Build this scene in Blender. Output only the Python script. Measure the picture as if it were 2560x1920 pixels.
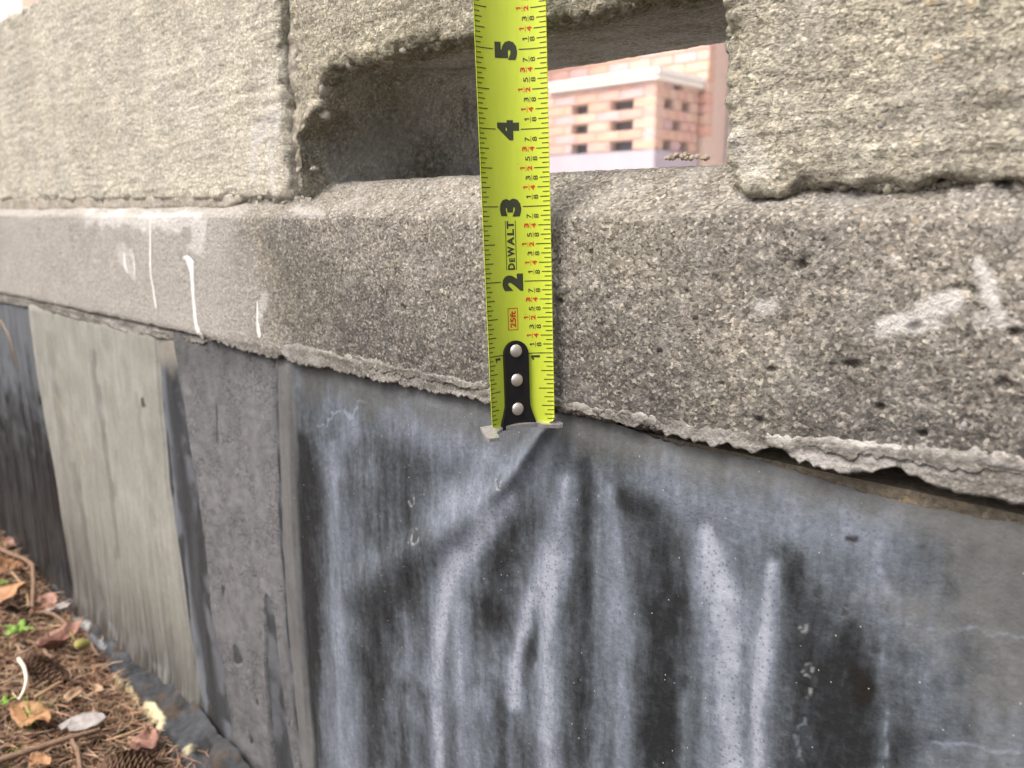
import bpy, bmesh, math, random
import numpy as np
from mathutils import Vector, Matrix

for o in list(bpy.data.objects):
    bpy.data.objects.remove(o)
random.seed(7)
S = bpy.context.scene
COL = S.collection
R_ = math.radians

# ------------------------------------------------------------------ camera
# world: X runs along the wall to the right, Y into the wall, Z up; the front
# arris of the footing is X axis (Y=0, Z=0), metres
FPX = 1991.0                      # focal length for a 2560 px wide frame
KD = 2560 / 2212                  # coordinates below are read off a 2212 px wide print
PITCH = math.atan2(960 - 536, FPX)
TH = math.atan2(2171, FPX / math.cos(PITCH))
HD = np.array([-math.cos(TH), math.sin(TH), 0.0])
FW = np.array([HD[0] * math.cos(PITCH), HD[1] * math.cos(PITCH), -math.sin(PITCH)])
RT = np.array([HD[1], -HD[0], 0.0])
UP = np.cross(RT, FW)
CAM = np.array([0.196, -0.217, 0.0])

cd = bpy.data.cameras.new('camera')
cd.sensor_width = 36
cd.lens = 36 * FPX / 2560
cd.clip_start = 0.01
cd.clip_end = 500
cd.dof.use_dof = True
cd.dof.focus_distance = 0.285
cd.dof.aperture_fstop = 15.5
cam = bpy.data.objects.new('camera', cd)
COL.objects.link(cam)
cam.matrix_world = Matrix(((RT[0], UP[0], -FW[0], CAM[0]), (RT[1], UP[1], -FW[1], CAM[1]),
                           (RT[2], UP[2], -FW[2], CAM[2]), (0, 0, 0, 1)))
S.camera = cam

# ------------------------------------------------------------------ light
SUN_EL, SUN_AZ = R_(56), math.atan2(-0.28, -0.96)      # azimuth as (sin, cos) = (x, y)
W = bpy.data.worlds.new('World')
S.world = W
W.use_nodes = True
wn = W.node_tree
sky = wn.nodes.new('ShaderNodeTexSky')
sky.sky_type = 'NISHITA'
sky.sun_disc = False
sky.sun_elevation = SUN_EL
sky.sun_rotation = SUN_AZ
sky.air_density = 0.8
sky.dust_density = 9.0
sky.ozone_density = 1.0
wn.links.new(sky.outputs[0], wn.nodes['Background'].inputs[0])
wn.nodes['Background'].inputs[1].default_value = 0.15
sl = bpy.data.lights.new('sun', 'SUN')
sl.energy = 1.3
sl.angle = R_(28)
sl.color = (1.0, 0.965, 0.92)
so = bpy.data.objects.new('sun', sl)
COL.objects.link(so)
sd = Vector((math.sin(SUN_AZ) * math.cos(SUN_EL), math.cos(SUN_AZ) * math.cos(SUN_EL), math.sin(SUN_EL)))
so.rotation_euler = sd.to_track_quat('Z', 'Y').to_euler()
S.view_settings.view_transform = 'Standard'
S.view_settings.look = 'None'
S.view_settings.exposure = 0.68
S.view_settings.gamma = 1.0

# ------------------------------------------------------------------ helpers
def ray(x, y):
    return FW + RT * ((x * KD - 1280) / FPX) - UP * ((y * KD - 960) / FPX)
def onY(x, y, Y=0.0):
    d = ray(x, y)
    return CAM + d * ((Y - CAM[1]) / d[1])
def onZ(x, y, Z=0.0):
    d = ray(x, y)
    return CAM + d * ((Z - CAM[2]) / d[2])
def proj(P):
    q = P - CAM
    z = np.maximum(q @ FW, 0.02)
    return ((q @ RT) / z * FPX + 1280) / KD, (-(q @ UP) / z * FPX + 960) / KD

M32 = 0xffffffff
def _h(ix, iy, iz, seed):
    h = (ix * 0x8da6b343 + iy * 0xd8163841 + iz * 0xcb1ab31f + seed * 0x9E3779B1) & M32
    h = ((h ^ (h >> 13)) * 0x5bd1e995) & M32
    h = ((h ^ (h >> 15)) * 0x27d4eb2d) & M32
    return ((h ^ (h >> 14)) & 0xffffff) / 0xffffff
def vnoise(P, seed=0):
    """value noise in [-1, 1] for an (N,3) array"""
    P = np.asarray(P, float)
    I = np.floor(P).astype(np.int64)
    f = P - I
    f = f * f * f * (f * (f * 6 - 15) + 10)
    r = 0
    for dx in (0, 1):
        wx = f[:, 0] if dx else 1 - f[:, 0]
        for dy in (0, 1):
            wy = f[:, 1] if dy else 1 - f[:, 1]
            for dz in (0, 1):
                wz = f[:, 2] if dz else 1 - f[:, 2]
                r = r + wx * wy * wz * _h(I[:, 0] + dx, I[:, 1] + dy, I[:, 2] + dz, seed)
    return r * 2 - 1
def fbm(P, size, octv=3, seed=0, gain=0.5):
    P = np.asarray(P, float) / np.asarray(size, float)
    a, r, t = 1.0, 0, 0
    for k in range(octv):
        r = r + a * vnoise(P * (2.03 ** k) + 17.3 * k, seed + k * 31)
        t += a
        a *= gain
    return r / t
def ss(a, b, x):
    t = np.clip((np.asarray(x, float) - a) / (b - a), 0, 1)
    return t * t * (3 - 2 * t)
def seg_field(px, py, pts):
    """distance to a polyline and the width interpolated along it; pts = (x, y, w)"""
    best = np.full(px.shape, 1e9)
    for (x0, y0, w0), (x1, y1, w1) in zip(pts[:-1], pts[1:]):
        dx, dy = x1 - x0, y1 - y0
        t = np.clip(((px - x0) * dx + (py - y0) * dy) / (dx * dx + dy * dy + 1e-12), 0, 1)
        d = np.hypot(px - x0 - t * dx, py - y0 - t * dy) / (w0 + t * (w1 - w0))
        best = np.minimum(best, d)
    return best
def lin(r, g, b):
    f = lambda c: (c / 12.92 if c <= .04045 else ((c + .055) / 1.055) ** 2.4)
    return np.array([f(r / 255), f(g / 255), f(b / 255)])

def setp(o, label=None, cat=None, group=None, kind=None):
    if label: o['label'] = label
    if cat: o['category'] = cat
    if group: o['group'] = group
    if kind: o['kind'] = kind
    return o
def empty(name, loc=(0, 0, 0), label=None, cat=None, group=None):
    o = bpy.data.objects.new(name, None)
    o.empty_display_size = 0.01
    o.location = loc
    COL.objects.link(o)
    return setp(o, label, cat, group)
def link(name, me, mat, parent=None):
    o = bpy.data.objects.new(name, me)
    if mat is not None:
        me.materials.clear()
        me.materials.append(mat)
    COL.objects.link(o)
    if parent is not None:
        o.parent = parent
        top = parent
        off = Vector((0, 0, 0))
        while top is not None:
            off += top.location
            top = top.parent
        o.location = -off
    return o
def mesh_np(name, V, Q, smooth=True, col=None):
    V = np.asarray(V, np.float32)
    Q = np.asarray(Q, np.int32)
    me = bpy.data.meshes.new(name)
    n = Q.shape[1]
    me.vertices.add(len(V))
    me.vertices.foreach_set('co', V.ravel())
    me.loops.add(Q.size)
    me.loops.foreach_set('vertex_index', Q.ravel())
    me.polygons.add(len(Q))
    me.polygons.foreach_set('loop_start', np.arange(0, Q.size, n, dtype=np.int32))
    me.update(calc_edges=True)
    if smooth:
        me.polygons.foreach_set('use_smooth', np.ones(len(Q), bool))
    if col is not None:
        set_col(me, col)
    return me
def set_col(me, col, name='Col'):
    a = me.attributes.new(name, 'FLOAT_COLOR', 'POINT')
    c = np.ones((len(me.vertices), 4), np.float32)
    c[:, :3] = col
    a.data.foreach_set('color', c.ravel())
def grid_quads(nu, nv, flip=False):
    i = np.arange(nu * nv).reshape(nu, nv)
    q = np.stack([i[:-1, :-1], i[1:, :-1], i[1:, 1:], i[:-1, 1:]], -1).reshape(-1, 4)
    return q[:, ::-1] if flip else q
def bm_mesh(name, bm, smooth=False):
    bmesh.ops.recalc_face_normals(bm, faces=bm.faces)
    me = bpy.data.meshes.new(name)
    bm.to_mesh(me)
    bm.free()
    if smooth:
        me.polygons.foreach_set('use_smooth', np.ones(len(me.polygons), bool))
    return me
def box_bm(bm, lo, hi):
    r = bmesh.ops.create_cube(bm, size=1)
    for v in r['verts']:
        v.co = Vector([(lo[k] + hi[k]) / 2 + v.co[k] * (hi[k] - lo[k]) for k in range(3)])
    return r['verts']
def spacing(breaks):
    """breaks = [(x, step at x), ...] -> 1D array with smoothly varying steps"""
    xs = [breaks[0][0]]
    bx = [b[0] for b in breaks]; bs = [b[1] for b in breaks]
    while xs[-1] < bx[-1]:
        xs.append(xs[-1] + float(np.interp(xs[-1], bx, bs)))
    return np.array(xs)

# ------------------------------------------------------------------ materials
class NT:
    def __init__(self, name):
        self.m = bpy.data.materials.new(name)
        self.m.use_nodes = True
        self.t = self.m.node_tree
        self.b = self.t.nodes['Principled BSDF']
    def n(self, typ, **kw):
        nd = self.t.nodes.new(typ)
        for k, v in kw.items():
            if k.startswith('i_'):
                key = k[2:]
                nd.inputs[int(key) if key.isdigit() else key.replace('_', ' ')].default_value = v
            else:
                setattr(nd, k, v)
        return nd
    def l(self, a, b):
        self.t.links.new(a, b)
    def coord(self, scale=(1, 1, 1)):
        tc = self.n('ShaderNodeTexCoord')
        mp = self.n('ShaderNodeMapping')
        mp.inputs['Scale'].default_value = scale
        self.l(tc.outputs['Object'], mp.inputs[0])
        return mp.outputs[0]
    def noise(self, vec, scale, detail=2, rough=0.5):
        nd = self.n('ShaderNodeTexNoise')
        nd.inputs['Scale'].default_value = scale
        nd.inputs['Detail'].default_value = detail
        nd.inputs['Roughness'].default_value = rough
        self.l(vec, nd.inputs['Vector'])
        return nd.outputs['Fac']
    def vor(self, vec, scale, feature='F1', rnd=1.0):
        nd = self.n('ShaderNodeTexVoronoi', feature=feature)
        nd.inputs['Scale'].default_value = scale
        nd.inputs['Randomness'].default_value = rnd
        self.l(vec, nd.inputs['Vector'])
        return nd
    def ramp(self, fac, stops, interp='LINEAR'):
        nd = self.n('ShaderNodeValToRGB')
        cr = nd.color_ramp
        cr.interpolation = interp
        while len(cr.elements) < len(stops):
            cr.elements.new(0.5)
        for e, (p, c) in zip(cr.elements, stops):
            e.position = p
            e.color = (*c, 1) if len(c) == 3 else c
        self.l(fac, nd.inputs[0])
        return nd.outputs[0]
    def mix(self, a, b, fac, blend='MIX'):
        nd = self.n('ShaderNodeMix', data_type='RGBA', blend_type=blend)
        for sock, v in ((nd.inputs[0], fac), (nd.inputs[6], a), (nd.inputs[7], b)):
            if isinstance(v, (int, float)):
                sock.default_value = v
            elif isinstance(v, (tuple, list, np.ndarray)):
                sock.default_value = (*[float(c) for c in v], 1)
            else:
                self.l(v, sock)
        return nd.outputs[2]
    def math(self, op, a, b=0.0, clamp=False):
        nd = self.n('ShaderNodeMath', operation=op, use_clamp=clamp)
        for i, v in enumerate((a, b)):
            if isinstance(v, (int, float)):
                nd.inputs[i].default_value = v
            else:
                self.l(v, nd.inputs[i])
        return nd.outputs[0]
    def bump(self, h, dist, strength=1.0, normal=None):
        nd = self.n('ShaderNodeBump')
        nd.inputs['Strength'].default_value = strength
        nd.inputs['Distance'].default_value = dist
        self.l(h, nd.inputs['Height'])
        if normal is not None:
            self.l(normal, nd.inputs['Normal'])
        return nd.outputs[0]
    def attr(self, name='Col'):
        nd = self.n('ShaderNodeAttribute', attribute_name=name)
        return nd
    def out(self, color=None, rough=0.8, normal=None, metal=0.0, spec=0.5):
        if color is not None:
            if isinstance(color, (tuple, list, np.ndarray)):
                self.b.inputs['Base Color'].default_value = (*[float(c) for c in color], 1)
            else:
                self.l(color, self.b.inputs['Base Color'])
        if isinstance(rough, (int, float)):
            self.b.inputs['Roughness'].default_value = rough
        else:
            self.l(rough, self.b.inputs['Roughness'])
        self.b.inputs['Metallic'].default_value = metal
        self.b.inputs['Specular IOR Level'].default_value = spec
        if normal is not None:
            self.l(normal, self.b.inputs['Normal'])
        return self.m

def concrete(name, tone, contrast=1.0, grain=1000, coarse=330, bump=0.0006, attr=True, warm=(1.0, 0.985, 0.94), pebble=0.10, rough2=1.0, rake=0.0):
    """sandy cement: every Voronoi cell is a grain with its own grey; Col.r = grime, Col.g = lime bloom, Col.b = algae"""
    t = NT(name)
    v = t.coord()
    g1 = t.vor(v, grain)
    sep = t.n('ShaderNodeSeparateColor'); t.l(g1.outputs['Color'], sep.inputs[0])
    T = np.array(tone) * np.array(warm)
    def sh(k): return tuple(np.clip(T * (1 + (k - 1) * contrast), 0.01, 0.9))
    c = t.ramp(sep.outputs[0], [(0.0, sh(0.42)), (0.22, sh(0.72)), (0.5, sh(0.98)), (0.78, sh(1.18)), (0.93, sh(1.55)), (1.0, sh(1.9))])
    # coarser grains, some of them tinted
    g2 = t.vor(v, coarse)
    s2 = t.n('ShaderNodeSeparateColor'); t.l(g2.outputs['Color'], s2.inputs[0])
    pc = t.ramp(s2.outputs[1], [(0.0, sh(0.5)), (0.3, sh(1.3)), (0.55, (T[0] * 1.35, T[1] * 1.2, T[2] * 0.98)), (0.8, sh(1.5)), (1.0, sh(0.75))])
    thr = t.math('LESS_THAN', s2.outputs[0], pebble)
    near = t.math('LESS_THAN', g2.outputs['Distance'], 0.42)
    pm = t.math('MULTIPLY', thr, near)
    c = t.mix(c, pc, t.math('MULTIPLY', pm, 0.85))
    # cloudy tone
    big = t.noise(v, 40, 3, 0.65)
    c = t.mix(c, t.ramp(big, [(0.3, (0.78, 0.78, 0.79)), (0.7, (1.13, 1.12, 1.10))]), 1.0, 'MULTIPLY')
    sm = t.noise(v, 330, 3, 0.65)
    c = t.mix(c, t.ramp(sm, [(0.3, (0.72, 0.72, 0.72)), (0.7, (1.18, 1.18, 1.18))]), 0.85, 'MULTIPLY')
    if attr:
        a = t.attr()
        sa = t.n('ShaderNodeSeparateColor'); t.l(a.outputs['Color'], sa.inputs[0])
        # grime sits between grains
        gm = t.math('MULTIPLY', sa.outputs[0], t.ramp(sep.outputs[0], [(0.0, (1, 1, 1)), (0.7, (0.8, 0.8, 0.8)), (1.0, (0.35, 0.35, 0.35))]))
        c = t.mix(c, (0.055, 0.056, 0.058), gm)
        wv = t.ramp(t.noise(v, 700, 2, 0.7), [(0.3, (0.55, 0.55, 0.55)), (0.55, (1, 1, 1))])
        c = t.mix(c, (0.70, 0.70, 0.69), t.math('MULTIPLY', sa.outputs[1], wv))
        al = t.ramp(t.noise(v, 300, 2, 0.7), [(0.35, (0, 0, 0)), (0.65, (1, 1, 1))])
        c = t.mix(c, (0.14, 0.135, 0.06), t.math('MULTIPLY', sa.outputs[2], al))
    hgt = t.math('ADD', t.math('MULTIPLY', sep.outputs[0], 0.45), t.math('ADD', t.math('MULTIPLY', t.noise(v, 900, 3, 0.8), 1.5), t.math('MULTIPLY', t.noise(v, 300, 2, 0.6), rough2)))
    if rake:
        rk = t.noise(t.coord((.24, .24, 1)), 520, 3, 0.75)
        hgt = t.math('ADD', hgt, t.math('MULTIPLY', rk, rake))
        c = t.mix(c, t.ramp(rk, [(.32, (.84, .84, .83)), (.68, (1.10, 1.10, 1.10))]), .4, 'MULTIPLY')
    hgt = t.math('ADD', hgt, t.math('MULTIPLY', pm, t.math('SUBTRACT', 0.55, g2.outputs['Distance'])))
    nrm = t.bump(hgt, bump, 1.0)
    return t.out(c, 0.92, nrm, spec=0.25)

MAT = {}
MAT['footing'] = concrete('sandy_footing_concrete', (0.303, 0.294, 0.272), 1.08, 1150, 400, 0.0008, rough2=.9)
MAT['block'] = concrete('pale_block_concrete', (0.475, 0.458, 0.394), 0.80, 1050, 330, 0.0011, warm=(1, .995, .955), pebble=0.08, rough2=1.7, rake=1.2)
MAT['block_left'] = concrete('brightened_block_concrete', (0.65, 0.635, 0.57), 0.62, 1100, 330, 0.0009, warm=(1, .995, .955), pebble=0.05, rough2=1.0, rake=1.3)  # left block's tone raised to paint in the stronger light on that side
MAT['mortar'] = concrete('lime_mortar', (0.44, 0.42, 0.38), 0.5, 900, 380, 0.0005, warm=(1, .98, .94), pebble=0.03)
MAT['flake'] = concrete('flaking_render', (0.265, 0.26, 0.245), 0.6, 1200, 420, 0.0006, warm=(1, .99, .96), pebble=0.02)
MAT['foundation'] = concrete('old_beige_foundation', (0.36, 0.32, 0.25), 0.4, 800, 300, 0.0005, attr=False)

def simple(name, color, rough=0.6, metal=0.0, var=0.12, scale=200, bump=0.0, spec=0.5, stretch=(1, 1, 1)):
    t = NT(name)
    v = t.coord(stretch)
    n = t.noise(v, scale, 4, 0.6)
    c = np.array(color, float)
    col = t.ramp(n, [(0.25, tuple(np.clip(c * (1 - var), 0, 1))), (0.75, tuple(np.clip(c * (1 + var), 0, 1)))])
    return t.out(col, rough, t.bump(n, bump) if bump else None, metal, spec)

# pebble colours
MAT['pebble_white'] = simple('white_quartz', (0.42, 0.40, 0.35), 0.9, var=0.3, scale=500, bump=0.0003)
MAT['pebble_grey'] = simple('grey_flint', (0.25, 0.25, 0.25), 0.85, var=0.25, scale=500, bump=0.0003)
MAT['pebble_tan'] = simple('tan_pebble', (0.38, 0.32, 0.25), 0.85, var=0.25, scale=500, bump=0.0003)
MAT['drip'] = simple('white_lime_drip', (0.76, 0.78, 0.77), 0.45, var=0.06, scale=400, bump=0.0002)

# ------------------------------------------------------------------ ground
def build_ground():
    xs = spacing([(-80, 8), (-6, .5), (-1.3, .02), (-0.95, .005), (-0.85, .0026), (-0.2, .0026), (-0.1, .005), (0.3, .02), (4, .5), (60, 8)])
    ys = spacing([(-60, 8), (-4, .5), (-0.5, .02), (-0.2, .004), (-0.16, .0026), (0.03, .0026), (0.1, .01), (0.6, .1), (8, 1), (90, 8)])
    X, Y = np.meshgrid(xs, ys, indexing='ij')
    P = np.stack([X.ravel(), Y.ravel(), np.zeros(X.size)], 1)
    near = ss(2.0, 0.6, np.hypot(P[:, 0] + .5, P[:, 1]))
    z = -0.366 + near * (0.007 * fbm(P, .05, 3, 5) + 0.0035 * fbm(P, .008, 3, 9)) + 0.03 * (1 - near) * fbm(P, 1.5, 3, 4)
    z += 0.012 * near * ss(-.62, -.75, P[:, 0])
    P[:, 2] = z
    t = NT('dark_humus')
    v = t.coord()
    n = t.noise(v, 160, 6, 0.7)
    c = t.ramp(n, [(0.25, (0.012, 0.008, 0.005)), (0.5, (0.045, 0.028, 0.018)), (0.72, (0.11, 0.07, 0.045))])
    t.out(c, 0.95, t.bump(n, 0.004), spec=0.2)
    o = link('ground', mesh_np('ground', P, grid_quads(len(xs), len(ys))), t.m)
    setp(o, 'dark humus soil under the litter at the foot of the wall', None, None, 'structure')
build_ground()

# unseen pale slab added behind the wall to bounce light into the slot
bm = bmesh.new()
box_bm(bm, (-14, .125, -.50), (10, 5.2, -.30))
setp(link('bounce_slab', bm_mesh('bounce_slab', bm), simple('pale_bounce', (.50, .48, .45), .9, var=.12, scale=6)), 'added pale slab behind the wall bouncing light into the slot', None, None, 'structure')
# ------------------------------------------------------------------ wall
wall = empty('garden_wall', (0, .05, -0.366), 'low weathered concrete garden wall with a slot opening above a sandy grey footing', 'wall')
XJ0, XJ1 = -0.1672, -0.1545       # the open perpend
ZT, YB0, YB1 = 0.156, 0.006, 0.119

def rough_block(name, outline, y0, y1, voxel, disp, colf, mat, bevel=0.003):
    bm = bmesh.new()
    vs = [bm.verts.new((x, y0, z)) for x, z in outline]
    f = bm.faces.new(vs)
    r = bmesh.ops.extrude_face_region(bm, geom=[f])
    for g in r['geom']:
        if isinstance(g, bmesh.types.BMVert):
            g.co.y = y1
    bmesh.ops.recalc_face_normals(bm, faces=bm.faces)
    if bevel:
        bmesh.ops.bevel(bm, geom=list(bm.edges), offset=bevel, segments=2, profile=0.6, affect='EDGES', clamp_overlap=True)
    bmesh.ops.triangulate(bm, faces=bm.faces)
    me = bm_mesh(name, bm)
    tmp = bpy.data.objects.new('tmp', me)
    COL.objects.link(tmp)
    md = tmp.modifiers.new('r', 'REMESH')
    md.mode = 'VOXEL'
    md.voxel_size = voxel
    dg = bpy.context.evaluated_depsgraph_get()
    dg.update()
    em = bpy.data.meshes.new_from_object(tmp.evaluated_get(dg))
    bpy.data.objects.remove(tmp)
    bpy.data.meshes.remove(me)
    n = len(em.vertices)
    V = np.empty(n * 3, np.float32); em.vertices.foreach_get('co', V); V = V.reshape(-1, 3).astype(float)
    N = np.empty(n * 3, np.float32); em.vertices.foreach_get('normal', N); N = N.reshape(-1, 3).astype(float)
    d, extra = disp(V, N)
    V2 = V + N * d[:, None] + extra
    em.vertices.foreach_set('co', V2.astype(np.float32).ravel())
    em.update()
    em.name = name
    em.polygons.foreach_set('use_smooth', np.ones(len(em.polygons), bool))
    set_col(em, colf(V2, N))
    return link(name, em, mat, wall)

def block_disp(edge_pts, coarse, zb, slot=False):
    def f(V, N):
        T = V.copy(); T[:, 2] -= T[:, 0] * 0.035           # screed lines run very slightly uphill
        rake = fbm(T, (.035, .05, .0030), 2, 3) * ss(-.3, .4, fbm(T, (.05, .05, .02), 2, 6))
        rake2 = fbm(T, (.012, .02, .0022), 2, 8)
        front = ss(-0.5, -0.9, N[:, 1])
        d = 0.0007 * fbm(V, .035, 2, 11) + 0.00030 * coarse * fbm(V, .009, 3, 13) + 0.00055 * coarse * (np.abs(fbm(V, .0040, 2, 15)) - .25) * .6
        d = d + front * (0.0006 * rake + 0.0005 * rake2) * (0.45 + 0.55 * coarse)
        # scattered pock marks
        pk = vnoise(V / .006, 77)
        d = d - 0.0013 * ss(0.68, 0.9, pk) * front * (coarse - .6)
        # crumbled arrises
        e = np.zeros(len(V))
        for (xa, za), (xb, zb_), w in edge_pts:
            e = np.maximum(e, np.exp(-(seg_field(V[:, 0], V[:, 2], [(xa, za, w), (xb, zb_, w)])) ** 2))
        e = e * ss(0.035, 0.012, V[:, 1])
        lump = fbm(V, .0085, 2, 21)
        lump2 = fbm(V, .02, 2, 23)
        bil = np.abs(fbm(V, .0115, 1, 26)) * 1.5 + np.abs(fbm(V, .0055, 1, 27)) - .55
        d = d + e * (coarse - .25) * (0.0024 * bil + 0.0026 * lump2 + 0.0013 * fbm(V, .0034, 2, 29))
        jam = ss(.4, .8, np.abs(N[:, 0])) * ss(.012, .03, V[:, 1])
        d = d + jam * (0.0016 * fbm(V, .010, 3, 30) + .0007 * fbm(V, .0035, 2, 34))
        ex = np.zeros_like(V)
        if slot:
            # the soffit of the slot climbs a little towards the back
            ins = ss(.050, .060, V[:, 2]) * ss(.080, .070, V[:, 2]) * ss(-.150, -.140, V[:, 0]) * ss(.075, .070, V[:, 0])
            ex[:, 2] += ins * .078 * (V[:, 1] - .006)
            # the lower front corner of the left jamb has broken away
            brk = ss(.052, .036, V[:, 2] + .004 * fbm(V, .007, 2, 28)) * ss(.065, .012, V[:, 1]) * ss(-.156, -.150, V[:, 0]) * ss(-.125, -.130, V[:, 0])
            ex[:, 0] -= brk * .88 * (V[:, 0] + .1555)
        return d, ex
    return f

def block_col(seed, mossf=None):
    def f(V, N):
        px, py = proj(V)
        r = 0.10 * ss(0.05, 0.55, fbm(V, .05, 3, seed)) + 0.12 * ss(.3, .7, fbm(V, (.012, .012, .05), 2, seed + 4))
        g = 0.18 * ss(0.1, 0.6, fbm(V, .03, 3, seed + 1))
        b = 0.10 + 0.18 * ss(-0.1, 0.6, fbm(V, .06, 3, seed + 2))
        if mossf is not None:
            r, g, b = mossf(px, py, V, N, r, g, b)
        return np.stack([r, g, b], 1)
    return f

def left_marks(px, py, V, N, r, g, b):
    # pale lime run beside the open joint: a patch that splits into two legs
    d1 = seg_field(px, py, [(590, 240, 10), (560, 290, 18), (548, 315, 7), (545, 355, 5), (552, 395, 5)])
    d2 = seg_field(px, py, [(598, 230, 8), (592, 290, 14), (584, 330, 5), (588, 385, 6), (592, 420, 5)])
    n = fbm(V, .006, 2, 41)
    g = np.maximum(g, 0.75 * ss(1.25, 0.6, np.minimum(d1, d2) + 0.4 * n))
    b = b + 0.25 * ss(430, 395, py) * ss(380, 425, py) * ss(300, 450, px)
    b = b + 0.28 * ss(560, 620, px) * ss(250, 100, py)
    return r, g, np.clip(b, 0, 1)
def notch_marks(px, py, V, N, r, g, b):
    edge = np.exp(-np.abs(V[:, 2] - 0.066) / .007) * ss(.04, .0, V[:, 1]) * ss(.08, .06, V[:, 0]) * ss(-.155, -.12, V[:, 0])
    inside = ss(.014, .03, V[:, 1]) * ss(.075, .072, V[:, 0])
    b = np.clip(b + 0.55 * edge + 0.45 * inside * ss(-.3, .5, fbm(V, .025, 3, 51)), 0, 1)
    r = np.clip(r + 0.0 * inside + 0.15 * inside * ss(0, .5, fbm(V, (.03, .01, .03), 3, 53)), 0, 1)
    g = np.clip(g + .32 * inside * ss(-.5, .3, fbm(V, .012, 3, 59)), 0, 1)  # lime speckle, also painted to brighten the slot where little light reaches
    r = r * (1 - .6 * inside)
    # grey slip smear and white lump on the right pier
    d = seg_field(px, py, [(1836, 270, 10), (1826, 325, 11), (1800, 338, 14)])
    r = np.maximum(r, 0.34 * ss(1.2, .8, d + .3 * fbm(V, .004, 2, 55)))
    w = seg_field(px, py, [(1600, 310, 40), (1625, 350, 42)])
    g = np.maximum(g, 0.35 * ss(1.2, .7, w + .3 * fbm(V, .004, 2, 57)))
    return r, g, b

ZB = 0.0085
# left solid block
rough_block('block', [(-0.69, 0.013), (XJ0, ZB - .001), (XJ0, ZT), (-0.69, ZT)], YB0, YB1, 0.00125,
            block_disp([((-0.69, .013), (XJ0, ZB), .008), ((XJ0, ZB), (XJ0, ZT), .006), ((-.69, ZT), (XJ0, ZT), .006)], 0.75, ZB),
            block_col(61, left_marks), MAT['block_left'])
# block with the slot cut in its foot
ZC = 0.0645
notch = [(XJ1, ZB), (-0.1385, ZB), (-0.1375, .030), (-0.1370, .052), (-0.133, .0595),
         (-0.122, ZC), (0.072, ZC), (0.0725, .03), (0.0745, .016), (0.082, .005), (0.092, .0055), (0.099, .0082), (0.36, .0085), (0.36, ZT), (XJ1, ZT)]
rough_block('block', notch, YB0 - .0005, YB1, 0.00115,
            block_disp([((XJ1, ZB), (-.1505, .026), .005), ((-.146, .036), (-.13, .06), .006), ((-.125, ZC), (.07, ZC), .007),
                        ((.0725, ZC), (.076, .012), .004), ((.085, .006), (.36, .0085), .0075), ((XJ1, .02), (XJ1, ZT), .004)], 1.15, ZB, True),
            block_col(83, notch_marks), MAT['block'])
# plain blocks that carry the wall on past both sides of the picture
for xa, xb in ((-1.11, -0.70), (-1.53, -1.12), (0.371, 0.78)):
    rough_block('block', [(xa, ZB + .003), (xb, ZB + .003), (xb, ZT), (xa, ZT)], YB0, YB1, 0.004,
                block_disp([((xa, ZB), (xb, ZB), .008)], 0.8, ZB), block_col(97), MAT['block'])

def mortar_disp(amp):
    def f(V, N):
        d = amp * fbm(V, .011, 4, 31, .62) + 0.0006 * fbm(V, .004, 2, 33)
        return d, np.zeros_like(V)
    return f
def mortar_col(V, N):
    px, py = proj(V)
    b = 0.15 + 0.35 * ss(0, .5, fbm(V, .012, 3, 35))
    g = 0.22 * ss(0, .5, fbm(V, .01, 3, 37))
    r = 0.12 * ss(0, .6, fbm(V, .01, 3, 39))
    return np.stack([r, g, b], 1)
# perpend mortar: slack, mostly missing on its right half near the top
rough_block('mortar_joint', [(XJ0 - .001, .012), (-0.1560, .012), (-0.1568, .05), (-0.1592, .068), (-0.1605, ZT - .003), (XJ0 - .001, ZT - .003)],
            YB0 + .0045, YB1 - .006, 0.0013, mortar_disp(.0044), mortar_col, MAT['mortar'], .001)
rough_block('mortar_joint', [(-0.1578, .060), (-0.1555, .060), (-0.1552, ZT - .004), (-0.1588, ZT - .004)],
            YB0 + .022, YB1 - .006, 0.0014, mortar_disp(.002), mortar_col, MAT['mortar'], 0)
# bed mortar: flush on the left, shrunk back out of sight on the right
rough_block('bed_mortar', [(-0.69, .003), (-0.235, .003), (-0.215, .007), (-0.206, .0115), (-0.69, .0145)], YB0 + .0006, YB1 - .006, 0.0013, mortar_disp(.0007), mortar_col, MAT['mortar'], .001)
rough_block('bed_mortar', [(-0.230, .003), (-0.164, .004), (-0.164, .0095), (-0.230, .0125)], YB0 + .003, YB1 - .006, 0.0014, mortar_disp(.0016), mortar_col, MAT['mortar'], .001)
rough_block('bed_mortar', [(0.078, .008), (0.36, .009), (0.36, .0125), (0.078, .0125)], YB0 + .012, YB1 - .006, 0.0016, mortar_disp(.0013), mortar_col, MAT['mortar'], 0)
for xa, xb in ((-1.53, -0.69), (0.36, 0.78)):
    rough_block('bed_mortar', [(xa, .004), (xb, .004), (xb, .014), (xa, .014)], YB0 + .003, YB1 - .006, 0.004, mortar_disp(.001), mortar_col, MAT['mortar'], 0)

# ---- footing
def zbot(x):
    return np.interp(x, [-.7, -.02, .05, .10, .17, 1], [-.0728, -.0715, -.0705, -.0675, -.0640, -.0635])
def flake_line(x, seed, amp=.0016):
    P = np.stack([x, x * 0, x * 0 + seed], 1)
    return amp * (.4 * fbm(P, (.012, 1, 1), 3, seed) + 0.9 * np.abs(fbm(P, (.0032, 1, 1), 2, seed + 3)) + .55 * fbm(P, (.0015, 1, 1), 1, seed + 5))

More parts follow.
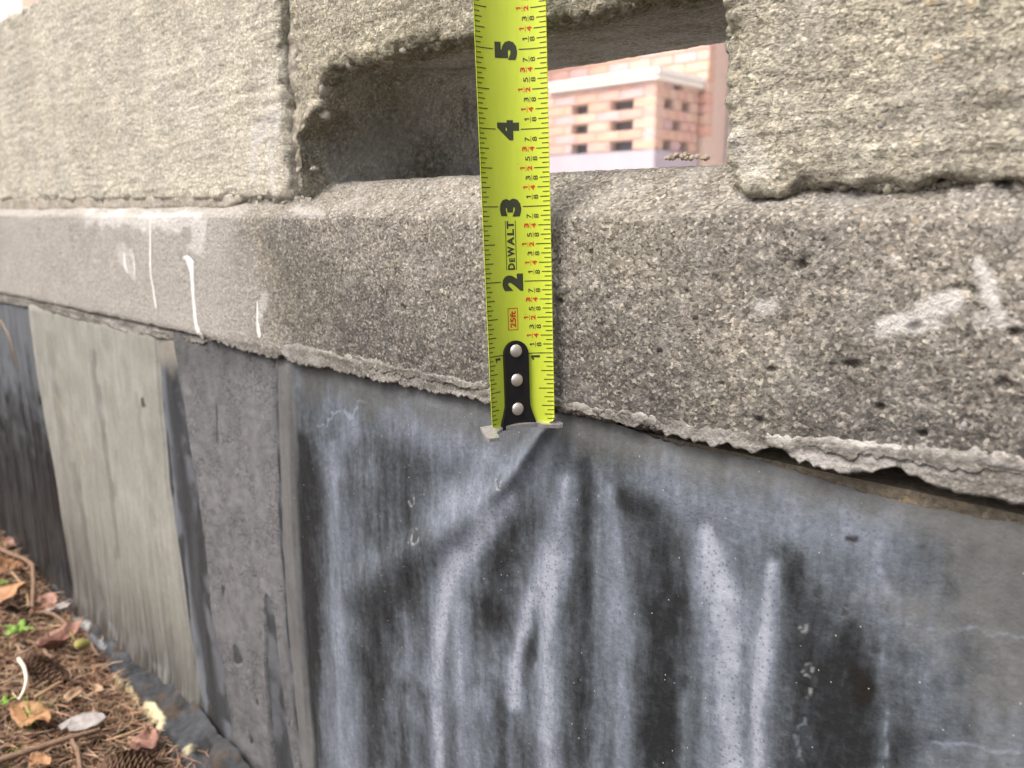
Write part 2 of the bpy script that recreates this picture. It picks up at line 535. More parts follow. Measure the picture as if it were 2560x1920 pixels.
def build_footing():
    xs = spacing([(-2.6, .03), (-1.0, .01), (-0.75, .0016), (-0.45, .0013), (-0.1, .00085), (0.18, .00078), (0.28, .004), (0.5, .02), (1.4, .03)])
    prof = [(.125, .0160, .01), (.040, .0162, .004), (.024, .0160, .0012), (.020, .0148, .0010), (.0032, .0020, .0008), (.0008, .0002, .0006),
            (0.0, -.0016, .0006), (0.0, -.0695, .00085), (.0006, -.0722, .0007), (.003, -.0735, .0008), (.012, -.0737, .0012), (.10, -.0737, .02)]
    pts = []
    for (y0, z0, s0), (y1, z1, s1) in zip(prof[:-1], prof[1:]):
        L = math.hypot(y1 - y0, z1 - z0)
        k = max(1, int(round(L / ((s0 + s1) / 2))))
        for i in range(k):
            pts.append((y0 + (y1 - y0) * i / k, z0 + (z1 - z0) * i / k))
    pts.append(prof[-1][:2])
    pts = np.array(pts)
    tg = np.gradient(pts, axis=0)
    nrm = np.stack([tg[:, 1], -tg[:, 0]], 1)
    nrm /= np.linalg.norm(nrm, axis=1)[:, None]
    nx, npf = len(xs), len(pts)
    X = np.repeat(xs, npf)
    Yb = np.tile(pts[:, 0], nx); Zb = np.tile(pts[:, 1], nx)
    # lower arris creeps up on the right
    low = ss(-.01, -.0735, Zb)
    Zb = Zb + low * (zbot(X) + .073) + ss(-.066, -.073, Zb) * flake_line(X, 7, .0010)
    NY = np.tile(nrm[:, 0], nx); NZ = np.tile(nrm[:, 1], nx)
    V = np.stack([X, Yb, Zb], 1)
    px, py = proj(V)
    right = ss(420, 800, px)
    d = 0.0009 * fbm(V, .03, 2, 101) + (0.22 + .55 * right) * 0.0006 * fbm(V, .006, 3, 103) + (0.15 + .55 * right) * 0.0005 * fbm(V, .0026, 2, 105)
    coarse = ss(1300, 1900, px)
    d = d + coarse * 0.0006 * fbm(V, .0045, 3, 107)
    # the worn upper arris
    ar = np.exp(-((V[:, 2] - .002) / .006) ** 2)
    d = d + ar * (0.0009 * fbm(V, (.02, .01, .01), 2, 109) - .0004)
    # a smooth parge on the lower left
    rnd = random.Random(3)
    # blow holes
    hx = [rnd.uniform(-.30, .17) for _ in range(130)]
    face = np.abs(NY) > .8
    idx = np.where(face)[0]
    fx, fz = V[idx, 0], V[idx, 2]
    dd = np.zeros(len(idx))
    holes = [(onY(x, y)[0], onY(x, y)[2], r) for x, y, r in ((1730, 575, .0019), (1275, 545, .0014), (872, 665, .0018), (1840, 790, .002), (1665, 800, .0016),
             (1975, 710, .0022), (2170, 830, .0022), (1210, 650, .0018), (1480, 630, .0013), (1990, 940, .0016), (1640, 910, .002), (960, 640, .001), (1500, 690, .001),
             (2190, 720, .0018), (2070, 620, .0012), (1300, 700, .001), (1425, 760, .0012), (1560, 830, .0012), (1900, 880, .0016))]
    for x in hx:
        holes.append((x, rnd.uniform(-.068, -.004), rnd.uniform(.0004, .0009)))
    for (cx, cz, r) in holes:
        r = r * .78
        m = (np.abs(fx - cx) < 3 * r) & (np.abs(fz - cz) < 3 * r)
        wob = 1 + .5 * vnoise(np.stack([fx[m], fx[m] * 0, fz[m]], 1) / (r * .9), 119)
        q = ((fx[m] - cx) ** 2 + ((fz[m] - cz) * 1.25) ** 2) / (r * r) * wob
        dd[m] -= np.exp(-q ** 2) * min(.0022, r * 1.7)
    d[idx] += dd
    V[:, 1] += NY * d
    V[:, 2] += NZ * d
    # grime, lime, algae
    n1 = fbm(V, (.02, .02, .04), 3, 111); n2 = fbm(V, .01, 3, 113); n3 = fbm(V, .045, 3, 115); n4 = fbm(V, .004, 2, 117)
    ybot = 635 + .224 * px
    up = (ybot - py) / (ybot - 463)                      # 1 at the arris, 0 at the foot
    r = 0.10 + 0.10 * ss(-.2, .6, n2)
    left = ss(640, 430, px + 70 * n1)
    dark = ss(520, 700, px + 60 * n1) * (0.62 * ss(.75, .12, up + .18 * n1) + .12)
    dark = np.maximum(dark, 0.62 * ss(1.0, .3, seg_field(px, py, [(1225, 760, 60), (1290, 835, 90), (1500, 860, 120)]) + .5 * n2))
    dark = np.maximum(dark, 0.55 * ss(1.2, .4, seg_field(px, py, [(600, 520, 60), (690, 640, 90), (760, 740, 80)]) + .5 * n1))
    r = np.maximum(r, dark) - .25 * ss(.1, .6, n3) * ss(1100, 1300, px)
    r = r * (1 - .85 * left)
    r = np.maximum(r, 0.35 * left * ss(1.1, .5, np.minimum(seg_field(px, py, [(150, 470, 6), (160, 560, 5)]), seg_field(px, py, [(205, 475, 8), (185, 590, 4)])) + .3 * n4))
    r = r * ss(468, 440, 463 + (463 - py)) if False else r
    washm = ss(.0005, .004, V[:, 2])
    r = r * (1 - .75 * washm)
    r = r + washm * (0.30 * ss(.013, .016, V[:, 2]) * ss(.05, .02, V[:, 1]) + 0.35 * ss(.2, .6, n2) * ss(1150, 1250, px) * ss(1650, 1550, px))
    r = r + 0.5 * washm * ss(1640, 1720, px) * ss(-.1, .5, n2)
    g = 0.42 * left + 0.10 * ss(.1, .6, n2)
    # lime wash patches under the left block
    pat = ss(1.2, .3, seg_field(px, py, [(200, 470, 24), (330, 478, 30), (430, 480, 26), (420, 530, 26)]) + .55 * n2)
    g = np.maximum(g, 1.0 * pat)
    band = ss(.16, .30, up + .06 * n1) * ss(.42, .30, up + .06 * n1) * left
    g = np.maximum(g, 0.42 * band)
    for pts_, k in (([(262, 530, 10), (268, 565, 16), (290, 600, 9)], .8), ([(282, 540, 5), (292, 600, 5)], .8), ([(372, 560, 16), (440, 660, 10)], .35),
                    ([(570, 640, 12), (560, 700, 8)], .55), ([(1905, 705, 20), (1985, 690, 34), (2060, 650, 26)], .85), ([(2110, 560, 12), (2140, 630, 20), (2160, 680, 14)], .8),
                    ([(1640, 665, 18), (1670, 660, 12)], .6), ([(1930, 560, 9), (1945, 570, 9)], .5), ([(690, 462, 14), (640, 452, 14)], .4), ([(2120, 690, 20), (2200, 700, 12)], .35)):
        g = np.maximum(g, k * ss(1.25, .5, seg_field(px, py, pts_) + .45 * n4))
    g = np.maximum(g, .22 * washm * ss(-.1, .5, n2))
    b = 0.10 * ss(-.1, .5, n3) + .12 * left + .22 * left * ss(.0, .6, n2) + 0.25 * ss(.0, .5, n1) * ss(480, 560, px) * ss(760, 640, px)
    col = np.clip(np.stack([r, g, b], 1), 0, 1)
    return link('footing', mesh_np('footing', V, grid_quads(nx, npf, True), True, col), MAT['footing'], wall)
footing = build_footing()

# layers of thin render flaking off the lower arris
def wl(pts, Y=-.001):
    P = np.array([onY(x, y, Y) for x, y in pts])
    return lambda x: np.interp(x, P[:, 0], P[:, 2])
def flake(px0, px1, top, bot, y, thick, seed, tone=0.2, grime=.15, amp=.0016, taper=.012, gap=None):
    """a scab of render between two lines on the wall, its upper edge feathered into the face"""
    x0, x1 = px0, px1
    n = max(8, int((x1 - x0) / .0008)); m = 12
    xs = np.linspace(x0, x1, n)
    end = ss(x0, x0 + taper, xs) * ss(x1, x1 - taper, xs)
    zt = top(xs) + flake_line(xs, seed + 11, .0011)
    zb_ = bot(xs) + flake_line(xs, seed, amp)
    zb_ = zt + (zb_ - zt) * (.55 + .45 * end)
    t = np.tile(np.linspace(0, 1, m), n)
    X = np.repeat(xs, m)
    Z = np.repeat(zt, m) + np.repeat(zb_ - zt, m) * t
    V = np.stack([X, np.full(len(X), float(y)), Z], 1)
    V[:, 1] += .0016 * ss(.25, 0, t) + .0006 * (1 - np.repeat(end, m))
    lay = fbm(V, (.03, .01, .0035), 2, seed + 1)
    V[:, 1] -= 0.00022 * fbm(V, .006, 3, seed + 2) + .00035 * ss(-.05, .05, lay) + .0002 * fbm(V, .002, 2, seed + 4)
    V[:, 2] += 0.0003 * fbm(V, .002, 1, seed + 6)
    B = V.copy(); B[:, 1] += thick
    Q = grid_quads(n, m)
    nb = len(V)
    idx = np.arange(nb).reshape(n, m)
    ring = np.concatenate([idx[:, 0], idx[-1, 1:], idx[::-1, -1][1:], idx[0, ::-1][1:]])
    side = np.stack([ring[:-1], ring[1:], ring[1:] + nb, ring[:-1] + nb], 1)
    A = np.concatenate([V, B])
    c = np.zeros((len(A), 3))
    c[:, 0] = np.clip(grime + .12 + .35 * ss(0, .5, fbm(A, (.02, .01, .005), 3, seed + 8)) * ss(.1, -.1, np.r_[lay, lay]), 0, 1)
    c[:, 1] = np.clip(tone * ss(-.25, .4, fbm(A, (.016, .01, .004), 3, seed + 9)) + .9 * tone * ss(-.05, .05, np.r_[lay, lay]) * ss(0, .4, fbm(A, .008, 3, seed + 10)), 0, 1)
    c[:, 2] = .10
    return link('render_flake', mesh_np('render_flake', A, np.concatenate([Q[:, ::-1], Q + nb, side]), True, c), MAT['flake'], footing)
f_top = wl([(430, 722), (560, 738), (640, 735), (740, 765), (860, 794), (950, 810), (1054, 832), (1202, 860), (1296, 880), (1469, 905), (1671, 936), (1939, 959), (2212, 983), (2500, 1010)])
f_bot = wl([(430, 728), (520, 757), (605, 780), (672, 795), (739, 806), (850, 833), (950, 855), (1054, 872), (1202, 884), (1296, 905), (1469, 950), (1583, 969), (1718, 1000), (1825, 1023), (1973, 1040), (2040, 1063), (2175, 1084), (2400, 1120)])
def shifted(f, a, k=0.0): return lambda x: f(x) + a
flake(-0.262, -0.168, f_top, f_bot, -.0002, .003, 201, .10, .30)
flake(-0.176, -0.070, f_top, f_bot, -.0005, .003, 211, .20, .22)
flake(-0.084, 0.010, f_top, f_bot, -.0003, .003, 221, .16, .28)
flake(0.002, 0.060, f_top, f_bot, -.0005, .003, 231, .35, .22)
flake(0.052, 0.101, f_top, f_bot, -.0004, .003, 241, .18, .35)
flake(0.096, 0.136, f_top, f_bot, -.0009, .0035, 251, .55, .15, .0015)
flake(0.128, 0.300, f_top, f_bot, -.0006, .003, 261, .25, .32, .0015)
flake(0.105, 0.220, shifted(f_top, -.0015), lambda x: f_top(x) * .55 + f_bot(x) * .45, -.0012, .002, 271, .12, .38)
flake(-0.110, -0.020, f_top, lambda x: f_top(x) * .6 + f_bot(x) * .4, -.0007, .002, 276, .08, .3)
# a second, recessed ledge of mortar under the left half
l_top = wl([(0, 630), (134, 660), (276, 697), (440, 728)], .003)
l_bot = wl([(0, 652), (84, 668), (168, 689), (279, 719), (353, 733), (440, 742)], .003)
flake(-0.70, -0.41, l_top, l_bot, .0020, .004, 281, .15, .18, .0010)
flake(-0.44, -0.255, l_top, l_bot, .0024, .004, 291, .25, .10, .0012)

# white runs of lime down the footing
_fv = np.empty(len(footing.data.vertices) * 3, np.float32); footing.data.vertices.foreach_get('co', _fv); _fv = _fv.reshape(-1, 3)
FV = _fv[(_fv[:, 2] < -.002) & (_fv[:, 2] > -.0735) & (_fv[:, 0] < -.1) & (_fv[:, 0] > -.5) & (_fv[:, 1] < .002)].astype(float)
def drip(pts, seed, thick=.00028):
    ring = 10
    V, Q = [], []
    P3 = [(onY(x, y, 0.0), w * 1.3) for x, y, w in pts]
    # resample
    out = []
    for (a, wa), (b, wb) in zip(P3[:-1], P3[1:]):
        k = max(2, int(np.linalg.norm(b - a) / .0012))
        for i in range(k):
            t = i / k
            out.append((a + (b - a) * t, wa + (wb - wa) * t))
    out.append(P3[-1])
    rnd = random.Random(seed)
    for i, (p, w) in enumerate(out):
        w = w * (1 + rnd.uniform(-.16, .16))
        if i in (0, len(out) - 1): w *= .35
        for k in range(ring):
            a = 2 * math.pi * k / ring
            V.append((p[0] + w * math.cos(a), -.0011 - thick * math.sin(a) * min(1, w / .0012), p[2]))
    Q = []
    for i in range(len(out) - 1):
        for k in range(ring):
            Q.append((i * ring + k, i * ring + (k + 1) % ring, (i + 1) * ring + (k + 1) % ring, (i + 1) * ring + k))
    V = np.array(V)
    near = FV[(np.abs(FV[:, 0] - V[:, 0].mean()) < .03)]
    for i in range(len(V)):
        j = np.argmin((near[:, 0] - V[i, 0]) ** 2 + (near[:, 2] - V[i, 2]) ** 2)
        V[i, 1] += near[j, 1] + .0011 - .00012
    me = mesh_np('lime_drip', V, Q)
    return link('lime_drip', me, MAT['drip'], footing)
drip([(322, 475, .0006), (325, 520, .0010), (328, 600, .0012), (333, 650, .0014), (336, 668, .0012)], 1)
drip([(384, 552, .0010), (398, 553, .0040), (408, 565, .0042), (412, 585, .0022), (416, 640, .0015), (423, 700, .0016), (430, 725, .0022), (432, 733, .0012)], 2)
drip([(556, 650, .0005), (558, 690, .0008), (562, 722, .0014), (563, 730, .0011)], 3, .0002)
drip([(288, 548, .0005), (292, 580, .0009), (290, 600, .0010)], 4, .0002)
drip([(268, 545, .0008), (270, 570, .0016), (276, 592, .0008)], 5, .0002)

# pebbles standing out of the concrete
def pebble(p, size, mat, seed, parent):
    bm = bmesh.new()
    bmesh.ops.create_icosphere(bm, subdivisions=2, radius=1)
    V = np.array([v.co[:] for v in bm.verts])
    k = 1 + .42 * fbm(V, .8, 3, seed, .6)
    rnd = random.Random(seed)
    rot = Matrix.Rotation(rnd.uniform(0, 6), 3, 'Y') @ Matrix.Rotation(rnd.uniform(-.3, .3), 3, 'X')
    for v, s in zip(bm.verts, k):
        c = Vector(v.co) * s
        c = Vector((c.x * size[0], c.y * size[1], c.z * size[2]))
        v.co = rot @ c + Vector(p)
    return link('pebble', bm_mesh('pebble', bm, True), mat, parent)
nblock = bpy.data.objects['block.001']
lblock = bpy.data.objects['block']
for i, (x, y, Y, s, m) in enumerate([
        (757, 137, .0085, (.0040, .003, .0032), 'pebble_white'), (872, 106, .0082, (.0020, .002, .0026), 'pebble_white'), (905, 84, .0082, (.0016, .0018, .0026), 'pebble_grey'),
        (699, 192, .0088, (.0024, .003, .0040), 'pebble_white'), (700, 246, .0100, (.0040, .003, .0022), 'pebble_white'),
        (1905, 270, .0068, (.0014, .0012, .0010), 'pebble_grey'), (2070, 85, .0068, (.0014, .0012, .0018), 'pebble_grey'), (1890, 310, .0068, (.0012, .0012, .0012), 'pebble_tan')]):
    p = onY(x, y, Y)
    pebble(p, s, MAT[m], 300 + i, nblock if x > 650 else lblock)
for i, (x, y, s, m) in enumerate([(1680, 512, (.0026, .001, .0012), 'pebble_tan'),
                                  (1945, 562, (.0018, .0009, .0014), 'pebble_white'), (1642, 518, (.0009, .0008, .0016), 'pebble_grey'), (1835, 498, (.0014, .0008, .001), 'pebble_white'),
                                  (2085, 1010 - 90, (.0022, .001, .0017), 'pebble_grey'), (2140, 760, (.0022, .0009, .0018), 'pebble_grey'), (1610, 640, (.0012, .0007, .0018), 'pebble_grey'),
                                  (1760, 800, (.0014, .0007, .002), 'pebble_grey'), (2190, 620, (.0016, .0009, .0016), 'pebble_tan')]):
    pebble(onY(x, y, .0010), tuple(.8 * k for k in s), MAT[m], 340 + i, footing)

# broken grit standing along the ragged arrises: too fine to pick apart
def edge_crumbs(line, Y0, n, size, seed, parent, spread=5):
    rnd = np.random.default_rng(seed)
    bm0 = bmesh.new(); bmesh.ops.create_icosphere(bm0, subdivisions=2, radius=1)
    base = np.array([v.co[:] for v in bm0.verts]); tri = np.array([[v.index for v in f.verts] for f in bm0.faces]); bm0.free()
    L = np.array(line, float)
    seg = np.r_[0, np.cumsum(np.hypot(*np.diff(L, axis=0).T))]
    VV, TT = [], []
    for k in range(n):
        t = rnd.uniform(0, seg[-1])
        x = np.interp(t, seg, L[:, 0]) + rnd.normal(0, spread); y = np.interp(t, seg, L[:, 1]) + rnd.normal(0, spread)
        p = onY(x, y, Y0 + rnd.uniform(0, .004))
        r = .78 * size * (rnd.uniform(.25, 1) ** 1.8)
        q = base * (1 + .75 * fbm(base + k * 3.1, .9, 2, seed + k, .6))[:, None] * r * rnd.uniform(.5, 1.35, 3)
        VV.append(q + p); TT.append(tri + k * len(base))
    V = np.concatenate(VV)
    me = mesh_np('arris_grit', V, np.concatenate(TT), True, np.tile([.02, .22, .08], (len(V), 1)) * (1 + .8 * fbm(V, .02, 2, seed))[:, None])
    setp(link('arris_grit', me, parent.data.materials[0], parent), kind='stuff')
edge_crumbs([(1590, 395), (1625, 420), (1680, 432), (1720, 420), (1760, 402), (1830, 398), (1900, 395), (1990, 400), (2080, 398), (2160, 402), (2230, 398)], .0092, 190, .0030, 701, nblock, 5)
edge_crumbs([(700, 185), (715, 165), (760, 140), (830, 122), (900, 100), (960, 88), (1020, 70)], .0092, 110, .0026, 703, nblock, 5)
edge_crumbs([(1190, 45), (1260, 30), (1330, 12), (1400, -2)], .0085, 60, .0022, 705, nblock, 5)
edge_crumbs([(640, 290), (650, 340), (668, 385), (655, 420), (628, 432)], .0105, 80, .0026, 707, nblock, 8)
edge_crumbs([(440, 428), (500, 424), (560, 432), (620, 434)], .0080, 90, .0026, 709, lblock, 4)
edge_crumbs([(0, 440), (150, 432), (300, 424), (430, 415)], .0080, 90, .0018, 711, lblock, 4)
edge_crumbs([(590, 0), (592, 80), (606, 160), (612, 230)], .0085, 80, .0024, 713, lblock, 6)
edge_crumbs([(1584, 20), (1581, 90), (1580, 170), (1584, 250), (1590, 330)], .0085, 40, .0020, 715, nblock, 3)
# foundation behind the membrane
bm = bmesh.new()
box_bm(bm, (-2.6, .0085, -.75), (1.4, .115, -.0738))
link('foundation', bm_mesh('foundation', bm), MAT['foundation'], wall)

# ------------------------------------------------------------------ membrane
memb = empty('waterproof_membrane', (-.2, .01, -.366), 'dark rubbery waterproofing sheet with chalky blue-white streaks, fixed below the footing', 'membrane')
ZGND = -.372
_tx = [(1180, 880), (1300, 905), (1469, 964), (1637, 994), (1805, 1045), (1973, 1092), (2212, 1135), (2400, 1170)]
_tp = np.array([onY(x, y, .004) for x, y in _tx])
def mtop(x):
    return np.interp(x, np.concatenate([[-3, -.03], _tp[:, 0], [1.4]]), np.concatenate([[-.0722, -.0722], _tp[:, 2], [_tp[-1, 2]]]))
# lap edges, as lines drawn down the wall
def edge_x(pts):
    P = np.array([onY(x, y, .003) for x, y in pts])
    o = np.argsort(P[:, 2])
    return lambda z: np.interp(z, P[o, 2], P[o, 0])
E_dark = edge_x([(66, 660), (78, 760), (100, 900), (128, 1050), (148, 1180), (162, 1290)])
E_s0 = edge_x([(343, 770), (352, 900), (366, 1037), (388, 1180), (409, 1337), (430, 1460), (450, 1590), (470, 1659)])
E_s1 = edge_x([(372, 745), (392, 880), (420, 1037), (440, 1180), (458, 1337), (478, 1440), (497, 1562), (520, 1659)])
E_m1 = edge_x([(601, 783), (603, 900), (608, 1037), (612, 1180), (621, 1337), (634, 1470), (649, 1622), (655, 1659)])
E_g1 = edge_x([(632, 830), (636, 1037), (640, 1180), (651, 1337), (662, 1470), (674, 1622), (678, 1659)])

def base_relief(V, px, py):
    """how far the sheet stands off the foundation (towards -Y)"""
    h = 0.0014 * fbm(V, (.05, .05, .12), 3, 401) + 0.0005 * fbm(V, (.012, .012, .03), 2, 403)
    right = ss(640, 720, px)
    # the sprung fold running down-left from the hook
    d = seg_field(V[:, 0], V[:, 2], [(*onY(1196, 905, .003)[[0, 2]], .0026), (*onY(1120, 1020, .003)[[0, 2]], .0040), (*onY(1040, 1110, .003)[[0, 2]], .0065),
                                   (*onY(880, 1205, .003)[[0, 2]], .008), (*onY(770, 1275, .003)[[0, 2]], .010)])
    h = h + right * (0.0030 * np.exp(-(d * .9) ** 2) + .0011 * np.exp(-(d * 2.0) ** 2) * ss(1150, 960, py))
    # a second, shallower one beside it
    d = seg_field(V[:, 0], V[:, 2], [(*onY(1060, 1010, .003)[[0, 2]], .006), (*onY(960, 1160, .003)[[0, 2]], .008), (*onY(900, 1330, .003)[[0, 2]], .008)])
    h = h + right * 0.0012 * np.exp(-d ** 2)
    # tight vertical folds
    for pts, a in (([(1520, 1150, .006), (1590, 1300, .006), (1600, 1450, .005), (1603, 1659, .005)], -.0020),
                   ([(1165, 1290, .003), (1150, 1420, .003)], -.0012), ([(1215, 1060, .008), (1190, 1300, .008), (1190, 1600, .008)], .0013),
                   ([(1440, 1130, .010), (1450, 1350, .010), (1440, 1650, .010)], -.0013), ([(740, 1050, .008), (745, 1650, .010)], .0015), ([(1000, 1330, .007), (985, 1650, .007)], .0011)):
        d = seg_field(V[:, 0], V[:, 2], [(*onY(x, y, .003)[[0, 2]], w) for x, y, w in pts])
        h = h + a * np.exp(-d ** 2)
    # laps
    x, z = V[:, 0], V[:, 2]
    h = h + 0.0022 * ss(-.003, .001, x - E_dark(z)) * ss(-.0, -.003, x - E_s0(z) + .002)
    h = h + 0.0008 * ss(-.0025, .0, x - E_s0(z))
    h = h + 0.0012 * ss(.0, .0015, x - E_m1(z)) * ss(.0, -.0035, x - E_g1(z))
    h = h + 0.0012 * np.exp(-((x - E_dark(z) - .012) / .012) ** 2)
    # small vertical ribbing low on the pale sheet
    low = ss(-.23, -.34, z) * ss(E_dark(z) + .02, E_dark(z) + .05, x) * ss(E_s0(z), E_s0(z) - .03, x)
    h = h + low * 0.0008 * fbm(V, (.006, .01, .06), 2, 405)
    # swells out to the flange at the foot
    h = h + 0.005 * ss(-.335, -.375, z) * ss(-.1, -.3, x)
    return h

def build_membrane():
    xs = spacing([(-2.6, .03), (-1.1, .012), (-0.85, .0025), (-0.6, .0016), (-0.2, .00095), (0.2, .0009), (0.28, .004), (.5, .02), (1.4, .03)])
    zs = np.concatenate([np.linspace(0, 1, 330)])
    nx, nz = len(xs), len(zs)
    X = np.repeat(xs, nz)
    t = np.tile(zs, nx)
    zt = np.repeat(mtop(xs) + flake_line(xs, 71, .0007) * ss(.0, .03, xs), nz)
    Z = zt + (-.385 - zt) * (t ** 1.15)
    V = np.stack([X, np.full(len(X), .004), Z], 1)
    px, py = proj(V)
    rel = base_relief(V, px, py)
    # tucked tight under the footing at the top
    tuck = ss(0, .010, np.repeat(mtop(xs), nz) - Z)
    V[:, 1] -= rel * (.25 + .75 * tuck)
    # ---------------- colour of the sheet: stains that stay put, plus painted sheen on the dark lap
    x, z = V[:, 0], V[:, 2]
    Wp = V.copy(); Wp[:, 0] += .005 * fbm(V, (.05, 1, .09), 2, 409)
    L1 = fbm(Wp, (.011, 1, .45), 2, 411); L2 = fbm(Wp, (.0038, 1, .28), 2, 412); st2 = fbm(Wp, (.0017, 1, .05), 2, 413)
    st1 = fbm(Wp, (.0045, 1, .06), 3, 414)
    bl = fbm(V, .015, 3, 417); bs = fbm(V, .004, 3, 419); bb = fbm(V, .05, 3, 421)
    v = 0.43 + .11 * L1 + .09 * L2 + .07 * st1 + .15 * bb + .16 * bl + .07 * bs              # 0 bare black .. 1 chalky bloom
    wx = px + 10 * fbm(V, (.02, 1, .07), 2, 423) + 4 * bs
    for pts, k in (([(655, 950, 16), (668, 1200, 18), (690, 1659, 18), (700, 2000, 18)], .45), ([(880, 990, 60), (850, 1080, 70), (830, 1160, 40)], .22), ([(880, 1260, 70), (830, 1330, 60), (800, 1450, 26), (800, 2000, 24)], .30),
                   ([(1100, 1140, 22), (1075, 1250, 38), (1060, 1330, 34)], .48), ([(1152, 1320, 7), (1150, 1420, 13)], .6), ([(1262, 1000, 22), (1255, 1200, 30), (1250, 1400, 34), (1260, 1659, 40), (1260, 2000, 40)], .34),
                   ([(1345, 1070, 16), (1420, 1110, 34), (1445, 1180, 36), (1440, 1300, 46), (1430, 1450, 46), (1430, 2000, 46)], .50), ([(1600, 1400, 8), (1598, 2000, 9)], .55),
                   ([(1700, 1200, 24), (1720, 1300, 50), (1760, 1400, 90), (1780, 1500, 100), (1780, 2000, 110)], .50), ([(1850, 1400, 44), (1850, 2000, 50)], .35), ([(1960, 1600, 40), (1990, 2000, 40)], .3),
                   ([(930, 1500, 12), (925, 2000, 14)], .3), ([(1090, 1480, 12), (1090, 2000, 14)], .3), ([(875, 1480, 10), (870, 2000, 12)], .3), ([(1700, 1190, 16), (1712, 1230, 22)], .3)):
        v = v - .78 * k * np.exp(-(.85 * np.maximum(seg_field(wx, py, pts) + .18 * bs + .18 * bl, 0)) ** 2)
    chalk = np.zeros(len(x))  # strength of the chalky bloom runs
    for pts, k in (([(716, 960, 12), (722, 1050, 18), (730, 1200, 22), (738, 1300, 24), (748, 1450, 26), (756, 1659, 28), (760, 2000, 28)], .52), ([(700, 1250, 10), (705, 1659, 12)], .2),
                   ([(1112, 1066, 10), (1082, 1100, 20), (1036, 1160, 26), (980, 1225, 26), (960, 1290, 24), (955, 1350, 18), (945, 1450, 14), (950, 2000, 14)], .85),
                   ([(1222, 1040, 18), (1208, 1150, 24), (1182, 1250, 22), (1150, 1310, 16), (1128, 1390, 13), (1112, 1440, 14), (1118, 1520, 14)], .80), ([(1200, 1190, 24), (1186, 1300, 18), (1184, 1400, 18), (1192, 1520, 22), (1190, 2000, 22)], .78),
                   ([(1318, 1060, 12), (1335, 1180, 20), (1345, 1300, 26), (1352, 1420, 26), (1352, 1560, 20), (1355, 2000, 16)], .48), ([(1525, 1140, 14), (1545, 1220, 34), (1560, 1300, 42), (1562, 1380, 38), (1570, 1480, 28), (1578, 1659, 28), (1580, 2000, 28)], .85),
                   ([(1672, 1220, 14), (1660, 1300, 26), (1648, 1400, 28), (1636, 1500, 22), (1630, 2000, 22)], .85), ([(1470, 1060, 60), (1600, 1110, 70), (1760, 1110, 70), (1900, 1150, 60)], .42),
                   ([(930, 900, 60), (1030, 960, 70), (1100, 990, 70), (1050, 1050, 60), (960, 1090, 50)], .48), ([(1110, 1000, 50), (1170, 950, 26)], .35), ([(1905, 1230, 8), (1920, 1290, 12)], .6), ([(1002, 1310, 12), (1008, 1450, 11), (1012, 2000, 12)], .45),
                   ([(885, 1330, 16), (885, 1460, 16), (890, 2000, 14)], .32), ([(1515, 1250, 16), (1525, 1400, 14), (1520, 2000, 12)], .35), ([(770, 900, 50), (830, 890, 60), (900, 930, 50)], .26), ([(800, 1050, 40), (815, 1230, 40)], .16),
                   ([(1040, 1500, 12), (1040, 2000, 14)], .25), ([(1905, 1350, 14), (1905, 2000, 18)], .25), ([(1290, 1000, 14), (1296, 1200, 12), (1300, 1659, 14)], .25), ([(845, 1500, 14), (850, 2000, 14)], .22), ([(1480, 1500, 10), (1482, 2000, 12)], .3)):
        m = np.exp(-(.84 * np.maximum(seg_field(wx + 5 * st1, py + 10 * bl, pts) + .22 * bs + .20 * bl + .14 * st2, 0)) ** 2.0)
        chalk = chalk + (1 - chalk) * np.minimum(k * 1.08, 1) * m
    v = np.clip(v, .06, .8)
    v = v + (1.0 - v) * chalk * np.clip(1.0 + .30 * fbm(V, (.006, 1, .02), 3, 427) + .15 * bl, .4, 1.1)
    O = np.zeros((len(x), 3)); al = np.ones(len(x))
    def ov(rgb, m):
        nonlocal O, al
        O = O * (1 - m[:, None]) + np.asarray(rgb) * m[:, None]
        al = al * (1 - m)
    # unbleached grey close under the footing, and towards the right
    ytop = 650 + .218 * px
    ov(lin(98, 100, 99)[None, :] * (1 + .20 * bl + .14 * bs)[:, None], .72 * ss(95, 5, py - ytop + 45 * bl + 25 * bs) * ss(610, 660, px))
    ov(lin(100, 102, 102)[None, :] * (1 + .18 * bl + .12 * bs + .12 * bb)[:, None], .80 * ss(1880, 2100, px + 150 * bl + 60 * bs - .25 * (py - 1150)) * (1 - .6 * ss(1480, 1620, py + 60 * bl)))
    # fine white tide lines
    for pts, k in (([(690, 925, 2), (705, 915, 2), (718, 893, 2), (745, 885, 2), (757, 905, 2.2), (768, 880, 2), (790, 868, 2)], .4), ([(2050, 1360, 1.6), (2100, 1352, 2), (2140, 1375, 2), (2212, 1370, 1.6)], .25), ([(1900, 1340, 1.5), (1990, 1350, 1.5), (2050, 1362, 1.6)], .2),
                   ([(2010, 1600, 2.5), (2080, 1612, 3), (2140, 1622, 3), (2212, 1630, 3)], .32), ([(1920, 1650, 2), (1915, 1580, 2), (1925, 1500, 2)], .3), ([(1740, 1545, 2.4), (1722, 1590, 2.8), (1735, 1640, 2)], .25)):
        ov(lin(160, 176, 194), k * ss(1.5, .3, seg_field(px + 7 * bs, py + 11 * bs, pts) + .5 * bs))
